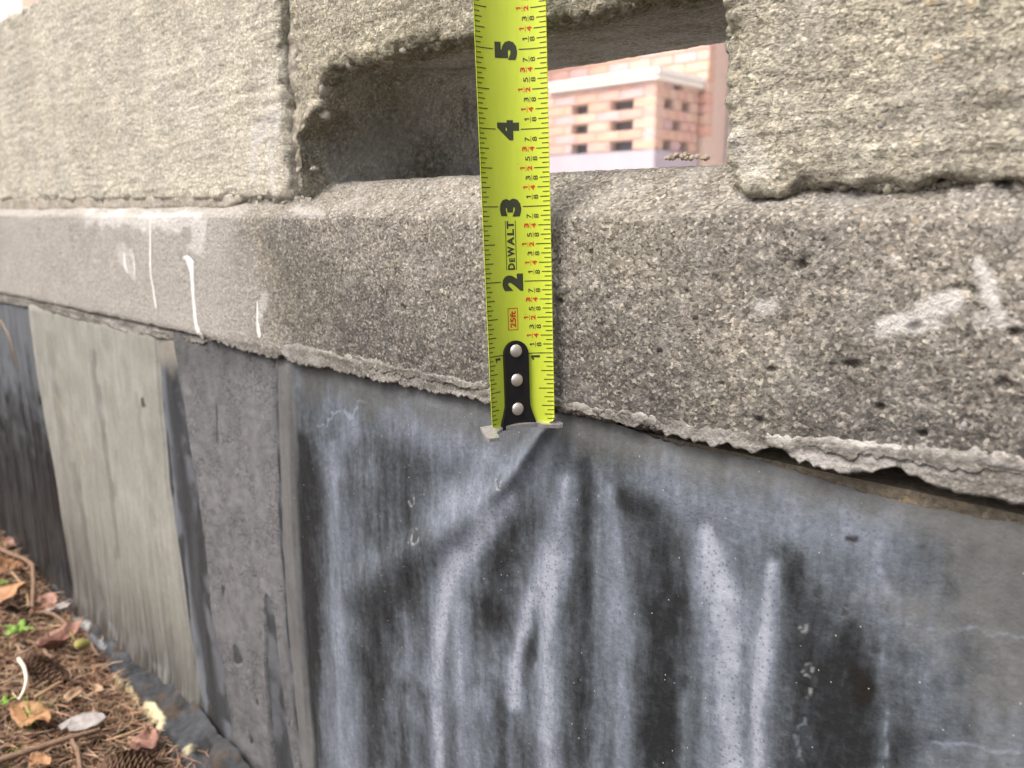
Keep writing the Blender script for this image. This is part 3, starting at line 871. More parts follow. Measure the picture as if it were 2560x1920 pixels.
    # scabs with broken pale rims
    for (cx, cy, rx, ry, k) in ((1089, 1034, 8, 15, .75), (906, 1155, 7, 16, .6), (895, 1080, 5, 12, .6), (1742, 1340, 10, 19, .35), (1748, 1443, 9, 14, .45), (1747, 1490, 7, 9, .45), (1828, 1322, 8, 13, .35)):
        q = np.hypot((px - cx + 7 * bs + 3 * bl) / rx, (py - cy + 9 * bs) / ry)
        ov(lin(58, 61, 65), .5 * ss(1.05, .8, q))
        ov(lin(186, 190, 192), k * ss(.26, .05, np.abs(q - 1)) * ss(-.35, .35, fbm(V, .0022, 2, 425) + .35 * (py - cy) / ry))
    ov(lin(30, 29, 28), .85 * ss(1.2, .8, seg_field(px, py, [(1848, 1440, 12), (1865, 1500, 24), (1855, 1530, 8)]) + .5 * bs))
    ov(lin(38, 33, 30), .85 * ss(1.2, .7, seg_field(px, py, [(1833, 1161, 6), (1852, 1162, 7)]) + .5 * bs))
    # ---- the laps on the left
    pale = lin(143, 145, 139)[None, :] * (1 + .06 * L2 + .05 * st1 + .05 * st2 + .16 * bl + .10 * bs + .10 * bb)[:, None]
    lowp = ss(-230, 150, py - 1120 - (px - 100) + 110 * st1 + 90 * bl)
    wl_ = .95 * lowp[:, None]
    pale = pale * (1 - wl_) + lin(80, 81, 79) * wl_ * np.clip(1 + 1.5 * st1 + 1.3 * st2 + .5 * bl, .15, 2.4)[:, None]
    def pov(rgb, m):
        nonlocal pale
        pale = pale * (1 - m[:, None]) + np.asarray(rgb) * m[:, None]
    for pts, k in (([(205, 760, 6), (225, 900, 7), (245, 1050, 6), (262, 1200, 8)], .45), ([(110, 720, 8), (135, 900, 7), (160, 1100, 10), (185, 1250, 12)], .25), ([(300, 850, 5), (318, 1000, 6), (345, 1200, 8), (370, 1400, 10)], .28), ([(165, 1000, 5), (200, 1200, 9), (240, 1350, 12)], .40)):
        pov(lin(84, 86, 86), k * ss(1.5, .3, seg_field(px + 6 * bl, py, pts) + .4 * st2 + .3 * bs))
    pov(lin(160, 164, 164), .25 * ss(.1, .6, .5 * L2 + .8 * bl))
    pov(lin(186, 182, 136), .3 * ss(1.3, .4, seg_field(px, py, [(125, 850, 1.6), (175, 950, 1.6), (190, 1000, 1.6)])))
    pov(lin(40, 36, 32), .8 * ss(1.2, .6, seg_field(px, py, [(311, 862, 4), (314, 875, 5)]) + .5 * bs))
    ov(pale, ss(-.0010, .0014, x - E_dark(z) + .0012 * st1) * ss(.0006, -.0010, x - E_s0(z)))
    dk = lin(24, 25, 27)[None, :] + (lin(122, 130, 138) - lin(24, 25, 27))[None, :] * np.clip(.03 + .16 * ss(.15, .5, st2) + .10 * L2 + .55 * ss(1000, 700, py + 130 * bl) + .30 * ss(.010, .0, E_dark(z) - x), 0, 1)[:, None]  # bright streaks on this dark lap are specular highlights painted into the colour
    ov(dk, ss(.0008, -.0012, x - E_dark(z) + .0012 * st1))
    w0, w1 = E_s0(z), E_s1(z)
    u = np.clip((x - w0) / (w1 - w0 + 1e-6), 0, 1)
    strip = lin(58, 62, 66)[None, :] * (1 + .30 * st1 + .25 * L2 + .15 * bs)[:, None]
    def sov(rgb, m):
        nonlocal strip
        strip = strip * (1 - m[:, None]) + np.asarray(rgb) * m[:, None]
    sov(lin(138, 146, 158), .45 * ss(.35, .02, np.abs(u - .08)) * ss(-.4, .3, L2 + bl))
    sov(lin(132, 138, 148), .40 * ss(.3, .02, np.abs(u - .92)) * ss(-.2, .4, bl))
    sov(lin(138, 137, 130), ss(815, 760, py + 25 * bl))
    ov(strip, ss(-.0018, .0024, x - w0 + .0015 * bl) * ss(.0004, -.0006, x - E_m1(z)))
    gb = lin(102, 104, 105)[None, :] * (1 + .18 * bl + .10 * st2 + .10 * bs)[:, None]
    ov(gb, ss(-.0004, .0006, x - E_m1(z)) * ss(.0045, -.0035, x - E_g1(z) + .003 * st1 + .002 * bl))
    # soil splash along the foot
    ov(lin(58, 52, 46)[None, :] * (1 + .4 * bs)[:, None], .75 * ss(-.335, -.358, z + .010 * bl + .008 * st1) * ss(-.15, -.22, x))
    me = mesh_np('membrane_sheet', V, grid_quads(nx, nz, False)[:, ::-1], True, np.clip(O * .95, 0, .8))
    set_col(me, np.stack([np.clip(v, 0, 1), al, v * 0], 1), 'Bloom')
    return xs, link('membrane_sheet', me, MEMB, memb)

def membrane_mat():
    t = NT('weathered_rubber_membrane')
    v = t.coord()
    ab = t.n('ShaderNodeSeparateColor'); t.l(t.attr('Bloom').outputs['Color'], ab.inputs[0])
    vs = t.coord((1, 1, .22))
    n1 = t.noise(vs, 300, 5, .68)
    n2 = t.noise(v, 420, 4, .72)
    vv = t.math('ADD', ab.outputs[0], t.math('ADD', t.math('MULTIPLY', t.math('SUBTRACT', n1, .5), .54), t.math('MULTIPLY', t.math('SUBTRACT', n2, .5), .50)))
    c = t.ramp(vv, [(.05, tuple(lin(34, 37, 40))), (.28, tuple(lin(58, 63, 68))), (.5, tuple(lin(84, 92, 100))), (.75, tuple(lin(114, 123, 136))), (1.0, tuple(lin(150, 158, 171)))])
    # pin-pricks where the bloom has not taken
    sp = t.vor(v, 560)
    pk = t.math('MULTIPLY', t.ramp(sp.outputs['Distance'], [(0.14, (1, 1, 1)), (0.36, (0, 0, 0))]), t.ramp(ab.outputs[0], [(.45, (0, 0, 0)), (.75, (.6, .6, .6))]))
    c = t.mix(c, tuple(lin(80, 88, 102)), pk)
    am = t.n('ShaderNodeVectorMath', operation='SCALE'); t.l(c, am.inputs[0]); t.l(ab.outputs[1], am.inputs['Scale'])
    o2 = t.attr().outputs['Color']
    fine = t.math('ADD', .62, t.math('ADD', t.math('MULTIPLY', n1, .40), t.math('MULTIPLY', n2, .40)))
    om = t.n('ShaderNodeVectorMath', operation='SCALE'); t.l(o2, om.inputs[0]); t.l(fine, om.inputs['Scale'])
    sm = t.n('ShaderNodeVectorMath', operation='ADD'); t.l(am.outputs[0], sm.inputs[0]); t.l(om.outputs[0], sm.inputs[1])
    c = sm.outputs[0]
    # rare bright specks of grit
    s3 = t.vor(v, 300)
    s3c = t.n('ShaderNodeSeparateColor'); t.l(s3.outputs['Color'], s3c.inputs[0])
    dot = t.math('MULTIPLY', t.math('LESS_THAN', s3.outputs['Distance'], .075), t.math('GREATER_THAN', s3c.outputs[0], .68))
    c = t.mix(c, (.5, .47, .40), t.math('MULTIPLY', dot, .8))
    h = t.math('ADD', t.math('MULTIPLY', n1, .3), n2)
    return t.out(c, .48, t.bump(h, .00035, .9), spec=.35)
MEMB = membrane_mat()
mxs, sheet = build_membrane()

# bead of crazed sealant over the lap
def seal_mat():
    t = NT('crazed_sealant')
    v = t.coord((1, 1, .8))
    n = t.noise(v, 130, 4, .6)
    c = t.ramp(n, [(.25, tuple(lin(94, 96, 98))), (.75, tuple(lin(118, 120, 123)))])
    a = t.attr().outputs['Color']
    c = t.mix(c, a, 1.0, 'MULTIPLY')
    vv = t.n('ShaderNodeVectorMath', operation='ADD')
    nw = t.n('ShaderNodeTexNoise'); nw.inputs['Scale'].default_value = 250
    t.l(v, nw.inputs['Vector'])
    sc = t.n('ShaderNodeVectorMath', operation='SCALE'); sc.inputs['Scale'].default_value = .004
    t.l(nw.outputs['Color'], sc.inputs[0])
    t.l(v, vv.inputs[0]); t.l(sc.outputs[0], vv.inputs[1])
    e = t.vor(vv.outputs[0], 300, 'DISTANCE_TO_EDGE')
    ck = t.ramp(e.outputs['Distance'], [(.0, (0, 0, 0)), (.09, (1, 1, 1))])
    gate = t.ramp(t.noise(v, 45, 3, .6), [(.42, (1, 1, 1)), (.62, (0, 0, 0))])
    ck = t.math('MAXIMUM', ck, gate)
    c = t.mix(t.mix(c, (.6, .6, .62), 1.0, 'MULTIPLY'), c, ck)
    h = t.math('ADD', t.math('MULTIPLY', ck, .6), t.math('MULTIPLY', t.noise(v, 700, 4, .7), .8))
    return t.out(c, .8, t.bump(h, .0006), spec=.3)
SEAL = seal_mat()
def build_seal():
    zs = spacing([(-.384, .0014), (-.0726, .0012)])
    nu = 64
    V, C = [], []
    zz = np.repeat(zs, nu)
    u = np.tile(np.linspace(0, 1, nu), len(zs))
    x0 = E_s1(zz) + .0004; x1 = E_m1(zz) - .0006
    P0 = np.stack([x0 * 0, x0 * 0, zz], 1)
    x0 = x0 + .0012 * fbm(P0, .02, 3, 431)
    x1 = x1 + .0006 * fbm(P0 + 5, .02, 3, 433)
    X = x0 + (x1 - x0) * u
    Vv = np.stack([X, np.full(len(X), .004), zz], 1)
    px, py = proj(Vv)
    rel = base_relief(Vv, px, py)
    edge = np.minimum(u, 1 - u) * (x1 - x0)
    body = 0.0022 * ss(0, .004, edge) - .0016
    h = rel + body + .0007 * fbm(Vv, (.012, .01, .03), 3, 435) + .00035 * fbm(Vv, .004, 2, 437)
    # long tear low down on the right, and a seam line near the left
    tear = seg_field(px, py, [(583, 1290, 5), (588, 1337, 9), (597, 1450, 13), (607, 1560, 15), (622, 1659, 16)])
    h = h - .0032 * ss(1.15, .9, tear) + .0014 * np.exp(-((tear - 1.35) / .25) ** 2)
    crack = seg_field(px, py, [(452, 760, 2.5), (464, 820, 2.5), (470, 900, 2.5), (471, 960, 2.5)])
    h = h - .0008 * np.exp(-crack ** 2)
    hole = seg_field(px, py, [(514, 1400, 5), (518, 1424, 9)])
    h = h - .003 * ss(1.2, .5, hole)
    h = h - .0012 * ss(1.2, .4, seg_field(px, py, [(540, 1540, 3), (548, 1600, 4)]))
    Vv[:, 1] -= h
    col = np.ones((len(X), 3)) * (1 + .10 * fbm(Vv, .03, 3, 439))[:, None]
    tm = ss(1.1, .8, tear)
    col = col * (1 - tm[:, None]) + np.array([.22, .24, .28]) * tm[:, None]
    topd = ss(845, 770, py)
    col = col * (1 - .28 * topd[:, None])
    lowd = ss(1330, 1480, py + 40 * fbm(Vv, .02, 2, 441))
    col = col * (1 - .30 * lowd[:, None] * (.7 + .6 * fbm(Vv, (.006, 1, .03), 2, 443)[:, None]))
    hl = ss(1.1, .5, hole)
    col = col * (1 - .7 * hl[:, None])
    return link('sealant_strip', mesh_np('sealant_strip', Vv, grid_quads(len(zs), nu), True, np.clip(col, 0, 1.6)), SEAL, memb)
build_seal()

# flange of the sheet folded out on the ground, crumbling, with bare yellowish scrim showing
def flange_mat():
    t = NT('crumbling_flange')
    v = t.coord()
    n = t.noise(v, 220, 5, .7)
    c = t.mix(t.attr().outputs['Color'], t.ramp(n, [(.25, (.55, .56, .58)), (.75, (1.35, 1.35, 1.33))]), 1.0, 'MULTIPLY')
    return t.out(c, .7, t.bump(n, .0018), spec=.3)
FLG = flange_mat()
def flange(pts, seed, hgt=.016, patches=()):
    """ridge along image points resting on the soil"""
    P = [onZ(x, y, -.36) for x, y in pts]
    line = np.array([p[:2] for p in P])
    seglen = np.r_[0, np.cumsum(np.hypot(*np.diff(line, axis=0).T))]
    ts = np.arange(0, seglen[-1], .0014)
    cx = np.interp(ts, seglen, line[:, 0]); cy = np.interp(ts, seglen, line[:, 1])
    tx, ty = np.gradient(cx), np.gradient(cy)
    L = np.hypot(tx, ty); nxn, nyn = ty / L, -tx / L        # away from wall
    m = 22
    a = np.linspace(0, 1, m)
    prof_o = np.interp(a, [0, .25, .5, .8, 1], [-.018, -.008, .004, .010, .013])
    prof_h = np.interp(a, [0, .25, .45, .7, 1], [hgt + .006, hgt * .95, hgt * .85, hgt * .3, -.012])
    n = len(ts)
    T = np.repeat(ts, m)
    O = np.tile(prof_o, n); Hh = np.tile(prof_h, n)
    V = np.stack([np.repeat(cx, m) + np.repeat(nxn, m) * O, np.repeat(cy, m) + np.repeat(nyn, m) * O, -.366 + Hh], 1)
    q = fbm(V, .014, 3, seed); q2 = fbm(V, .005, 2, seed + 3)
    V[:, 2] += .0042 * q + .0012 * q2
    V[:, 1] -= .0030 * fbm(V, (.02, .02, .006), 3, seed + 5)
    px, py = proj(V)
    col = lin(54, 57, 61)[None, :] * (1 + .8 * q + .6 * q2)[:, None]
    br = ss(.0, .5, fbm(V, .010, 3, seed + 9))
    col = col * (1 - .85 * br[:, None]) + lin(74, 62, 50) * .85 * br[:, None]
    for pp, rgb, k in patches:
        mk = k * ss(1.2, .8, seg_field(px, py, pp) + .5 * fbm(V, .004, 2, seed + 11))
        col = col * (1 - mk[:, None]) + lin(*rgb) * mk[:, None]
    return link('base_flange', mesh_np('base_flange', V, grid_quads(n, m)[:, ::-1], True, np.clip(col, .01, .8)), FLG, memb)
flange([(120, 1265), (160, 1305), (200, 1352), (250, 1415), (300, 1485), (350, 1555), (400, 1625), (450, 1690), (540, 1800)], 451, .015,
       [([(158, 1338, 7), (185, 1352, 9)], (175, 180, 184), .8), ([(195, 1378, 8), (222, 1398, 7)], (150, 158, 165), .7), ([(190, 1425, 7), (225, 1450, 8)], (165, 165, 165), .7),
        ([(240, 1462, 10), (262, 1485, 12), (290, 1515, 12)], (206, 196, 156), .95), ([(322, 1530, 14), (345, 1550, 12)], (206, 196, 158), .95), ([(328, 1565, 8), (345, 1570, 8)], (215, 205, 170), .9),
        ([(400, 1625, 8), (412, 1612, 7)], (200, 195, 160), .6)])

# ------------------------------------------------------------------ tape measure
IN = .0254
tape = empty('tape_measure', (.0097, -.014, -.0735), 'bright yellow-green steel tape measure hooked under the footing, hanging upright', 'tape measure')
TA = np.array([0.0097, -0.0138, -0.0735])
TB = np.array([0.0034, -0.0134, 0.0686])
AX = (TB - TA) / np.linalg.norm(TB - TA)
def tape_pt(s, w, off=0.0):
    """s = distance from the hook, w = across from the left edge, off = towards the viewer"""
    yaw = np.interp(s, [0, .05, .14, .3], [R_(21), R_(16), R_(9), R_(4)])
    c = RT * math.cos(yaw) + HD * math.sin(yaw)
    nrm = np.cross(c, AX); nrm /= np.linalg.norm(nrm)
    c = np.cross(AX, nrm)
    rad = .0195
    a = (w - .0127) / rad
    cc = math.sin(a) * (rad - off)
    dd = rad - math.cos(a) * (rad - off)
    return TA + AX * s + c * cc + nrm * (dd - .0008)
YEL = NT('lime_yellow_enamel')
_v = YEL.coord()
_n = YEL.noise(YEL.coord((1, 1, .2)), 300, 3, .6)
_c = YEL.ramp(_n, [(.3, (.590, .735, .062)), (.7, (.640, .775, .080))])
_sc = YEL.vor(_v, 320); _scc = YEL.n('ShaderNodeSeparateColor'); YEL.l(_sc.outputs['Color'], _scc.inputs[0])
_spk = YEL.math('MULTIPLY', YEL.math('LESS_THAN', _sc.outputs['Distance'], .045), YEL.math('GREATER_THAN', _scc.outputs[0], .8))
_c = YEL.mix(_c, (.25, .22, .08), _spk)
YEL.out(_c, .24, YEL.bump(_n, .00004), spec=.4)
INK = simple('dark_olive_ink', (.050, .058, .030), .45, var=.12, scale=900)
INKB = simple('brown_black_ink', (.075, .060, .022), .5, var=.15, scale=900)
INKR = simple('red_ink', (.60, .045, .012), .45, var=.06, scale=900)
STEEL = simple('worn_steel', (.62, .62, .63), .34, .75, .22, 900, .00002)
BLACKM = simple('black_lacquer', (.012, .012, .013), .36, 0, .3, 900, .00004)
CHROME = simple('domed_steel', (.80, .75, .68), .38, .7, .08, 700)

def build_blade():
    ss_ = np.concatenate([[0, .0006, .0014, .0026], np.arange(.0045, .40, .004)])
    ws = np.linspace(0, IN, 27)
    V = []
    for off in (0.0, -.00018):
        for s in ss_:
            # rounded free corners
            for w in ws:
                cut = 0.0
                r = .0022
                e = min(w, IN - w)
                if s < r:
                    lim = r - math.sqrt(max(0, r * r - (r - s) ** 2))
                    ww = min(max(w, lim), IN - lim)
                else:
                    ww = w
                V.append(tape_pt(s, ww, off))
    n, m = len(ss_), len(ws)
    nb = n * m
    Q = grid_quads(n, m)
    idx = np.arange(nb).reshape(n, m)
    ring = np.concatenate([idx[:, 0], idx[-1, 1:], idx[::-1, -1][1:], idx[0, ::-1][1:]])
    side = np.stack([ring[:-1], ring[1:], ring[1:] + nb, ring[:-1] + nb], 1)
    me = mesh_np('blade', V, np.concatenate([Q[:, ::-1], Q + nb, side[:, ::-1]]))
    return link('blade', me, YEL.m, tape)
blade = build_blade()

def print_on(name, bm, mat, off=.00007):
    """bm lies flat with x = s, y = w; wrap it on the blade"""
    for k in range(1, 26):
        geom = list(bm.verts) + list(bm.edges) + list(bm.faces)
        bmesh.ops.bisect_plane(bm, geom=geom, plane_co=(0, k * IN / 26, 0), plane_no=(0, 1, 0))
    V = [tape_pt(v.co.x, v.co.y, off) for v in bm.verts]
    for v, p in zip(bm.verts, V):
        v.co = Vector(p)
    bm.normal_update()
    me = bpy.data.meshes.new(name)
    bm.to_mesh(me)
    bm.free()
    return link(name, me, mat, blade)
def rect(bm, s0, s1, w0, w1):
    vs = [bm.verts.new((s0, w0, 0)), bm.verts.new((s1, w0, 0)), bm.verts.new((s1, w1, 0)), bm.verts.new((s0, w1, 0))]
    bm.faces.new(vs)
def text2d(txt, bold=0.0):
    cu = bpy.data.curves.new('t', 'FONT')
    cu.body = txt
    cu.size = 1
    cu.offset = bold
    cu.resolution_u = 3
    o = bpy.data.objects.new('t', cu)
    COL.objects.link(o)
    dg = bpy.context.evaluated_depsgraph_get()
    dg.update()
    me = bpy.data.meshes.new_from_object(o.evaluated_get(dg))
    bpy.data.objects.remove(o)
    v = [tuple(x.co[:2]) for x in me.vertices]
    f = [tuple(p.vertices) for p in me.polygons]
    bpy.data.meshes.remove(me)
    a = np.array(v)
    return (a - a.min(0)) / (a.max(0) - a.min(0)), f
_tc = {}
def put_text(bm, txt, s0, s1, w0, w1, bold=0.0):
    """fit lettering in the box; it reads upward along the blade, its head to the left"""
    if (txt, bold) not in _tc:
        _tc[(txt, bold)] = text2d(txt, bold)
    a, f = _tc[(txt, bold)]
    if txt == '1':
        a = np.array([(.50, 0), (1, 0), (1, 1), (.62, 1), (.0, .80), (.0, .62), (.50, .70)]); f = [tuple(range(7))]
    vs = [bm.verts.new((s0 + p[0] * (s1 - s0), w1 - p[1] * (w1 - w0), 0)) for p in a]
    for q in f:
        try: bm.faces.new([vs[i] for i in q])
        except ValueError: pass
MM = .001
# graduation lines
bmL = bmesh.new(); bmR = bmesh.new()
lw = .00016
for k in range(1, 16 * 9):
    s = k * IN / 16
    if k % 16 == 0: a, b = 7.0, 9.6
    elif k % 8 == 0: a, b = 5.1, 5.4
    elif k % 4 == 0: a, b = 4.1, 4.4
    elif k % 2 == 0: a, b = 3.2, 3.5
    else: a, b = 2.3, 2.5
    rect(bmL, s - lw, s + lw, .15 * MM, a * MM)
    rect(bmR, s - lw, s + lw, IN - b * MM, IN - .1 * MM)
print_on('graduation_lines', bmL, INKB)
print_on('graduation_lines', bmR, INKB)
# fraction numerals
bmk, bmr = bmesh.new(), bmesh.new()
for inch in range(1, 9):
    for k in range(1, 8):
        s = (inch + k / 8) * IN
        if k % 2 == 0:
            num, den = ('1', '2') if k == 4 else (str(k // 2), '4')
            w0 = 15.2 if k == 4 else 16.1
            bm_, h, bd = bmr, .80 * MM, .040
        else:
            num, den, w0, bm_, h, bd = str(k), '8', 17.1, bmk, .74 * MM, .016
        w0 = w0 * MM
        nh = h * (.55 if num == '1' else 1)
        s -= .1 * MM
        put_text(bm_, num, s - nh, s + nh, w0, w0 + 1.65 * MM, bd)
        rect(bm_, s - .95 * MM, s + .95 * MM, w0 + 2.08 * MM - .08 * MM, w0 + 2.08 * MM + .08 * MM)
        put_text(bm_, den, s - h, s + h, w0 + 2.5 * MM, w0 + 4.15 * MM, bd)
print_on('fraction_numerals', bmk, INKB)
print_on('fraction_numerals', bmr, INKR)
# inch numerals
for i in range(2, 9):
    bmn = bmesh.new()
    hw = 3.25 * MM if i == 4 else 3.0 * MM
    put_text(bmn, str(i), i * IN - hw - .3 * MM, i * IN + hw - .3 * MM, 7.6 * MM, 15.3 * MM, .075)
    print_on('inch_numeral', bmn, INK)
for w0_, w1_ in ((3.3, 5.6), (17.4, 20.6)):
    bmn = bmesh.new()
    put_text(bmn, '1', .905 * IN, .970 * IN, w0_ * MM, w1_ * MM, .05)
    print_on('inch_numeral', bmn, INK)
# maker's lettering between two rules, and the length in a red box
bmm = bmesh.new()
sa, sb = 2.155 * IN, 2.815 * IN
cuts = [('D', .0, .125, 0), ('E', .135, .215, .22), ('W', .225, .415, 0), ('A', .415, .575, 0), ('L', .590, .705, 0), ('T', .700, .840, 0)]
cuts = [(c, a / .84, b / .84, e) for c, a, b, e in cuts]
for c, a, b, e in cuts:
    put_text(bmm, c, sa + (sb - sa) * a + .1 * MM, sa + (sb - sa) * b - .1 * MM, (9.95 + 2.6 * e) * MM, 12.55 * MM, .045)
rect(bmm, sa, sb, 9.35 * MM, 9.58 * MM)
rect(bmm, sa, sb, 12.95 * MM, 13.18 * MM)
print_on('maker_lettering', bmm, INK)
bmf = bmesh.new()
put_text(bmf, '25ft', 1.37 * IN, 1.60 * IN, 10.15 * MM, 12.35 * MM, .03)
fa, fb, fw0, fw1, ft = 1.335 * IN, 1.64 * IN, 9.3 * MM, 13.1 * MM, .24 * MM
rect(bmf, fa, fb, fw0, fw0 + ft); rect(bmf, fa, fb, fw1 - ft, fw1)
rect(bmf, fa, fa + ft, fw0 + ft, fw1 - ft); rect(bmf, fb - ft, fb, fw0 + ft, fw1 - ft)
print_on('length_label', bmf, INKR)

# hook: lacquered tongue, three rivets, bent steel claw
def plate(name, outline, off0, off1, mat, parent, smooth=False):
    bm = bmesh.new()
    f = bm.faces.new([bm.verts.new((s, w, 0)) for s, w in outline])
    bmesh.ops.triangulate(bm, faces=[f])
    for k in range(1, 26):
        bmesh.ops.bisect_plane(bm, geom=list(bm.verts) + list(bm.edges) + list(bm.faces), plane_co=(0, k * IN / 26, 0), plane_no=(0, 1, 0))
    r = bmesh.ops.extrude_face_region(bm, geom=list(bm.faces))
    topv = {g for g in r['geom'] if isinstance(g, bmesh.types.BMVert)}
    for v in bm.verts:
        v.co = Vector(tape_pt(v.co.x, v.co.y, off1 if v in topv else off0))
    return link(name, bm_mesh(name, bm), mat, parent)
wc = 11.6 * MM
ol = []
for i in range(13):
    a = math.pi * i / 12
    ol.append((1.00 * IN + 4.9 * MM * math.sin(a), wc - 4.9 * MM * math.cos(a)))
flr = [(.40, 4.9), (.28, 5.0), (.18, 5.7), (.09, 6.6), (.0, 7.3), (-.045, 7.4)]
ol += [(s * IN, wc + h * MM) for s, h in flr] + [(s * IN, wc - h * MM) for s, h in reversed(flr)]
tongue = plate('hook_tongue', ol, .0001, .0011, BLACKM, tape)
for s in (1.050, .640, .230):
    bm = bmesh.new()
    bmesh.ops.create_uvsphere(bm, u_segments=24, v_segments=14, radius=1)
    p = tape_pt(s * IN, wc, .0011)
    q = tape_pt(s * IN, wc, .0031)
    nn = Vector(q - p).normalized()
    mt = nn.to_track_quat('Z', 'Y').to_matrix()
    for v in bm.verts:
        c = Vector((v.co.x * 2.3 * MM, v.co.y * 2.3 * MM, v.co.z * .95 * MM))
        v.co = mt @ c + Vector(p)
    link('rivet', bm_mesh('rivet', bm, True), CHROME, tape)
# claw: plate square to the blade; n < 0 lies in front of the blade, n > 0 behind it
def claw():
    bm = bmesh.new()
    ol = [(-2.5, 3.4), (-2.6, .2), (-2.2, -3.6), (-1.7, -4.1), (1.7, -4.0), (2.1, -3.6), (2.2, -.8), (4.4, .8), (6.0, 2.0), (19.0, 2.0), (20.4, .6), (25.6, -.9), (27.4, -.8), (27.9, .2), (27.2, 1.4), (19.0, 3.8), (12, 4.4)]
    s0 = -.0005
    c0 = tape_pt(0, .0127); cl = tape_pt(0, .0); cr = tape_pt(0, IN)
    ch = cr - cl; ch /= np.linalg.norm(ch)
    nn = np.cross(ch, AX); nn /= np.linalg.norm(nn)            # towards the viewer
    nn = nn * math.cos(R_(22)) - AX * math.sin(R_(22))          # the claw is bent down towards the front
    mid = (cl + cr) / 2
    for dz in (0, -.0012):
        vs = [bm.verts.new(Vector(mid + ch * (w - 12.7) * MM - nn * n * MM + AX * (s0 + dz))) for w, n in ol]
        bm.faces.new(vs)
    bm.verts.ensure_lookup_table()
    k = len(ol)
    for i in range(k):
        j = (i + 1) % k
        bm.faces.new((bm.verts[i], bm.verts[j], bm.verts[k + j], bm.verts[k + i]))
    bmesh.ops.recalc_face_normals(bm, faces=bm.faces)
    es = [e for e in bm.edges if abs((e.verts[0].co - e.verts[1].co).dot(Vector(AX))) < 1e-6]
    bmesh.ops.bevel(bm, geom=es, offset=.0002, segments=2, affect='EDGES')
    return link('hook_claw', bm_mesh('hook_claw', bm), STEEL, tape)
claw()

# ------------------------------------------------------------------ litter
GZ = -.360
def gp(x, y, dz=0.0):
    return onZ(x, y, GZ + dz)
def leaf_mesh(name, L, Wd, curl, fold, seed, lobes=0.0, thick=.00025):
    n, m = 18, 9
    V = []
    rnd = random.Random(seed)
    for i in range(n):
        t = i / (n - 1)
        hw = Wd * .5 * (math.sin(math.pi * min(1, t * .97 + .02)) ** .62) * (1 - .25 * t) * (1 + lobes * math.sin(t * 23 + seed))
        for j in range(m):
            u = j / (m - 1) * 2 - 1
            x = (t - .5) * L
            y = u * hw
            z = fold * abs(u) * hw * 2 + curl * L * (t - .5) ** 2 * 4 + .04 * L * math.sin(t * 7 + seed + 2 * u)
            V.append((x, y, z))
    V = np.array(V)
    V[:, 2] += .16 * L * fbm(V, L * .30, 3, seed)
    V[:, 1] += .06 * L * fbm(V, L * .22, 2, seed + 7)
    B = V.copy(); B[:, 2] -= thick
    Q = grid_quads(n, m); nb = len(V)
    idx = np.arange(nb).reshape(n, m)
    ring = np.concatenate([idx[:, 0], idx[-1, 1:], idx[::-1, -1][1:], idx[0, ::-1][1:]])
    side = np.stack([ring[:-1], ring[1:], ring[1:] + nb, ring[:-1] + nb], 1)
    return mesh_np(name, np.concatenate([V, B]), np.concatenate([Q, Q[:, ::-1] + nb, side[:, ::-1]]))
def leaf_mat(name, c):
    t = NT(name)
    v = t.coord()
    n = t.noise(v, 180, 5, .7)
    c = np.array(c)
    col = t.ramp(n, [(.25, tuple(c * .35)), (.48, tuple(c * .9)), (.75, tuple(np.clip(c * 1.35, 0, 1)))])
    m = t.out(col, .55, t.bump(n, .0008), spec=.35)
    return m
LM = {'orange': leaf_mat('orange_dead_leaf', (.36, .20, .10)), 'tan': leaf_mat('tan_dead_leaf', (.40, .28, .18)), 'pink': leaf_mat('pinkish_dead_leaf', (.30, .17, .13)),
      'brown': leaf_mat('brown_dead_leaf', (.20, .10, .06)), 'green': leaf_mat('fresh_green_leaf', (.17, .30, .05)), 'olive': leaf_mat('yellow_olive_pod', (.34, .32, .10)),
      'white': leaf_mat('pale_chip', (.29, .275, .265))}
LEAVES = [  # x, y, length, width, yaw, tilt, mat, curl, fold, label
    (8, 1292, .052, .034, 62, (14, -18), 'orange', .10, .18, 'broad tan-orange dead leaf at the left edge below the thick twig'),
    (8, 1232, .040, .024, 78, (25, 12), 'orange', .14, .25, 'orange dead leaf standing half upright beside the vertical twig'),
    (34, 1180, .036, .020, 20, (20, 0), 'pink', .10, .22, 'reddish tan leaf highest up against the dark sheet'),
    (6, 1122, .022, .012, 80, (35, 0), 'pink', .10, .22, 'narrow pinkish leaf sliver high at the left edge'),
    (106, 1296, .022, .020, 30, (12, 8), 'pink', .04, .06, 'small squarish salmon leaf fragment touching the membrane foot'),
    (130, 1388, .044, .024, 100, (16, -10), 'pink', .18, .35, 'crumpled purplish pink leaf beside the crumbling flange'),
    (72, 1552, .056, .024, 8, (10, -6), 'orange', .06, .10, 'long light orange leaf lying under the grass tuft'),
    (308, 1612, .034, .024, 140, (12, 10), 'pink', .10, .15, 'curled pinkish brown leaf at the bottom near the flange'),
    (88, 1648, .018, .014, 30, (6, 5), 'orange', .10, .15, 'small round orange leaf at the bottom edge'),
    (155, 1508, .022, .010, 120, (10, 0), 'tan', .10, .25, 'small tan pointed leaf below the spruce cone'),
    (96, 1325, .024, .014, 70, (20, 0), 'brown', .20, .35, 'dark brown shrivelled leaf between the twigs'),
    (210, 1490, .014, .008, 20, (0, 10), 'tan', .10, .2, 'tiny tan leaf scrap among the needles by the flange')]
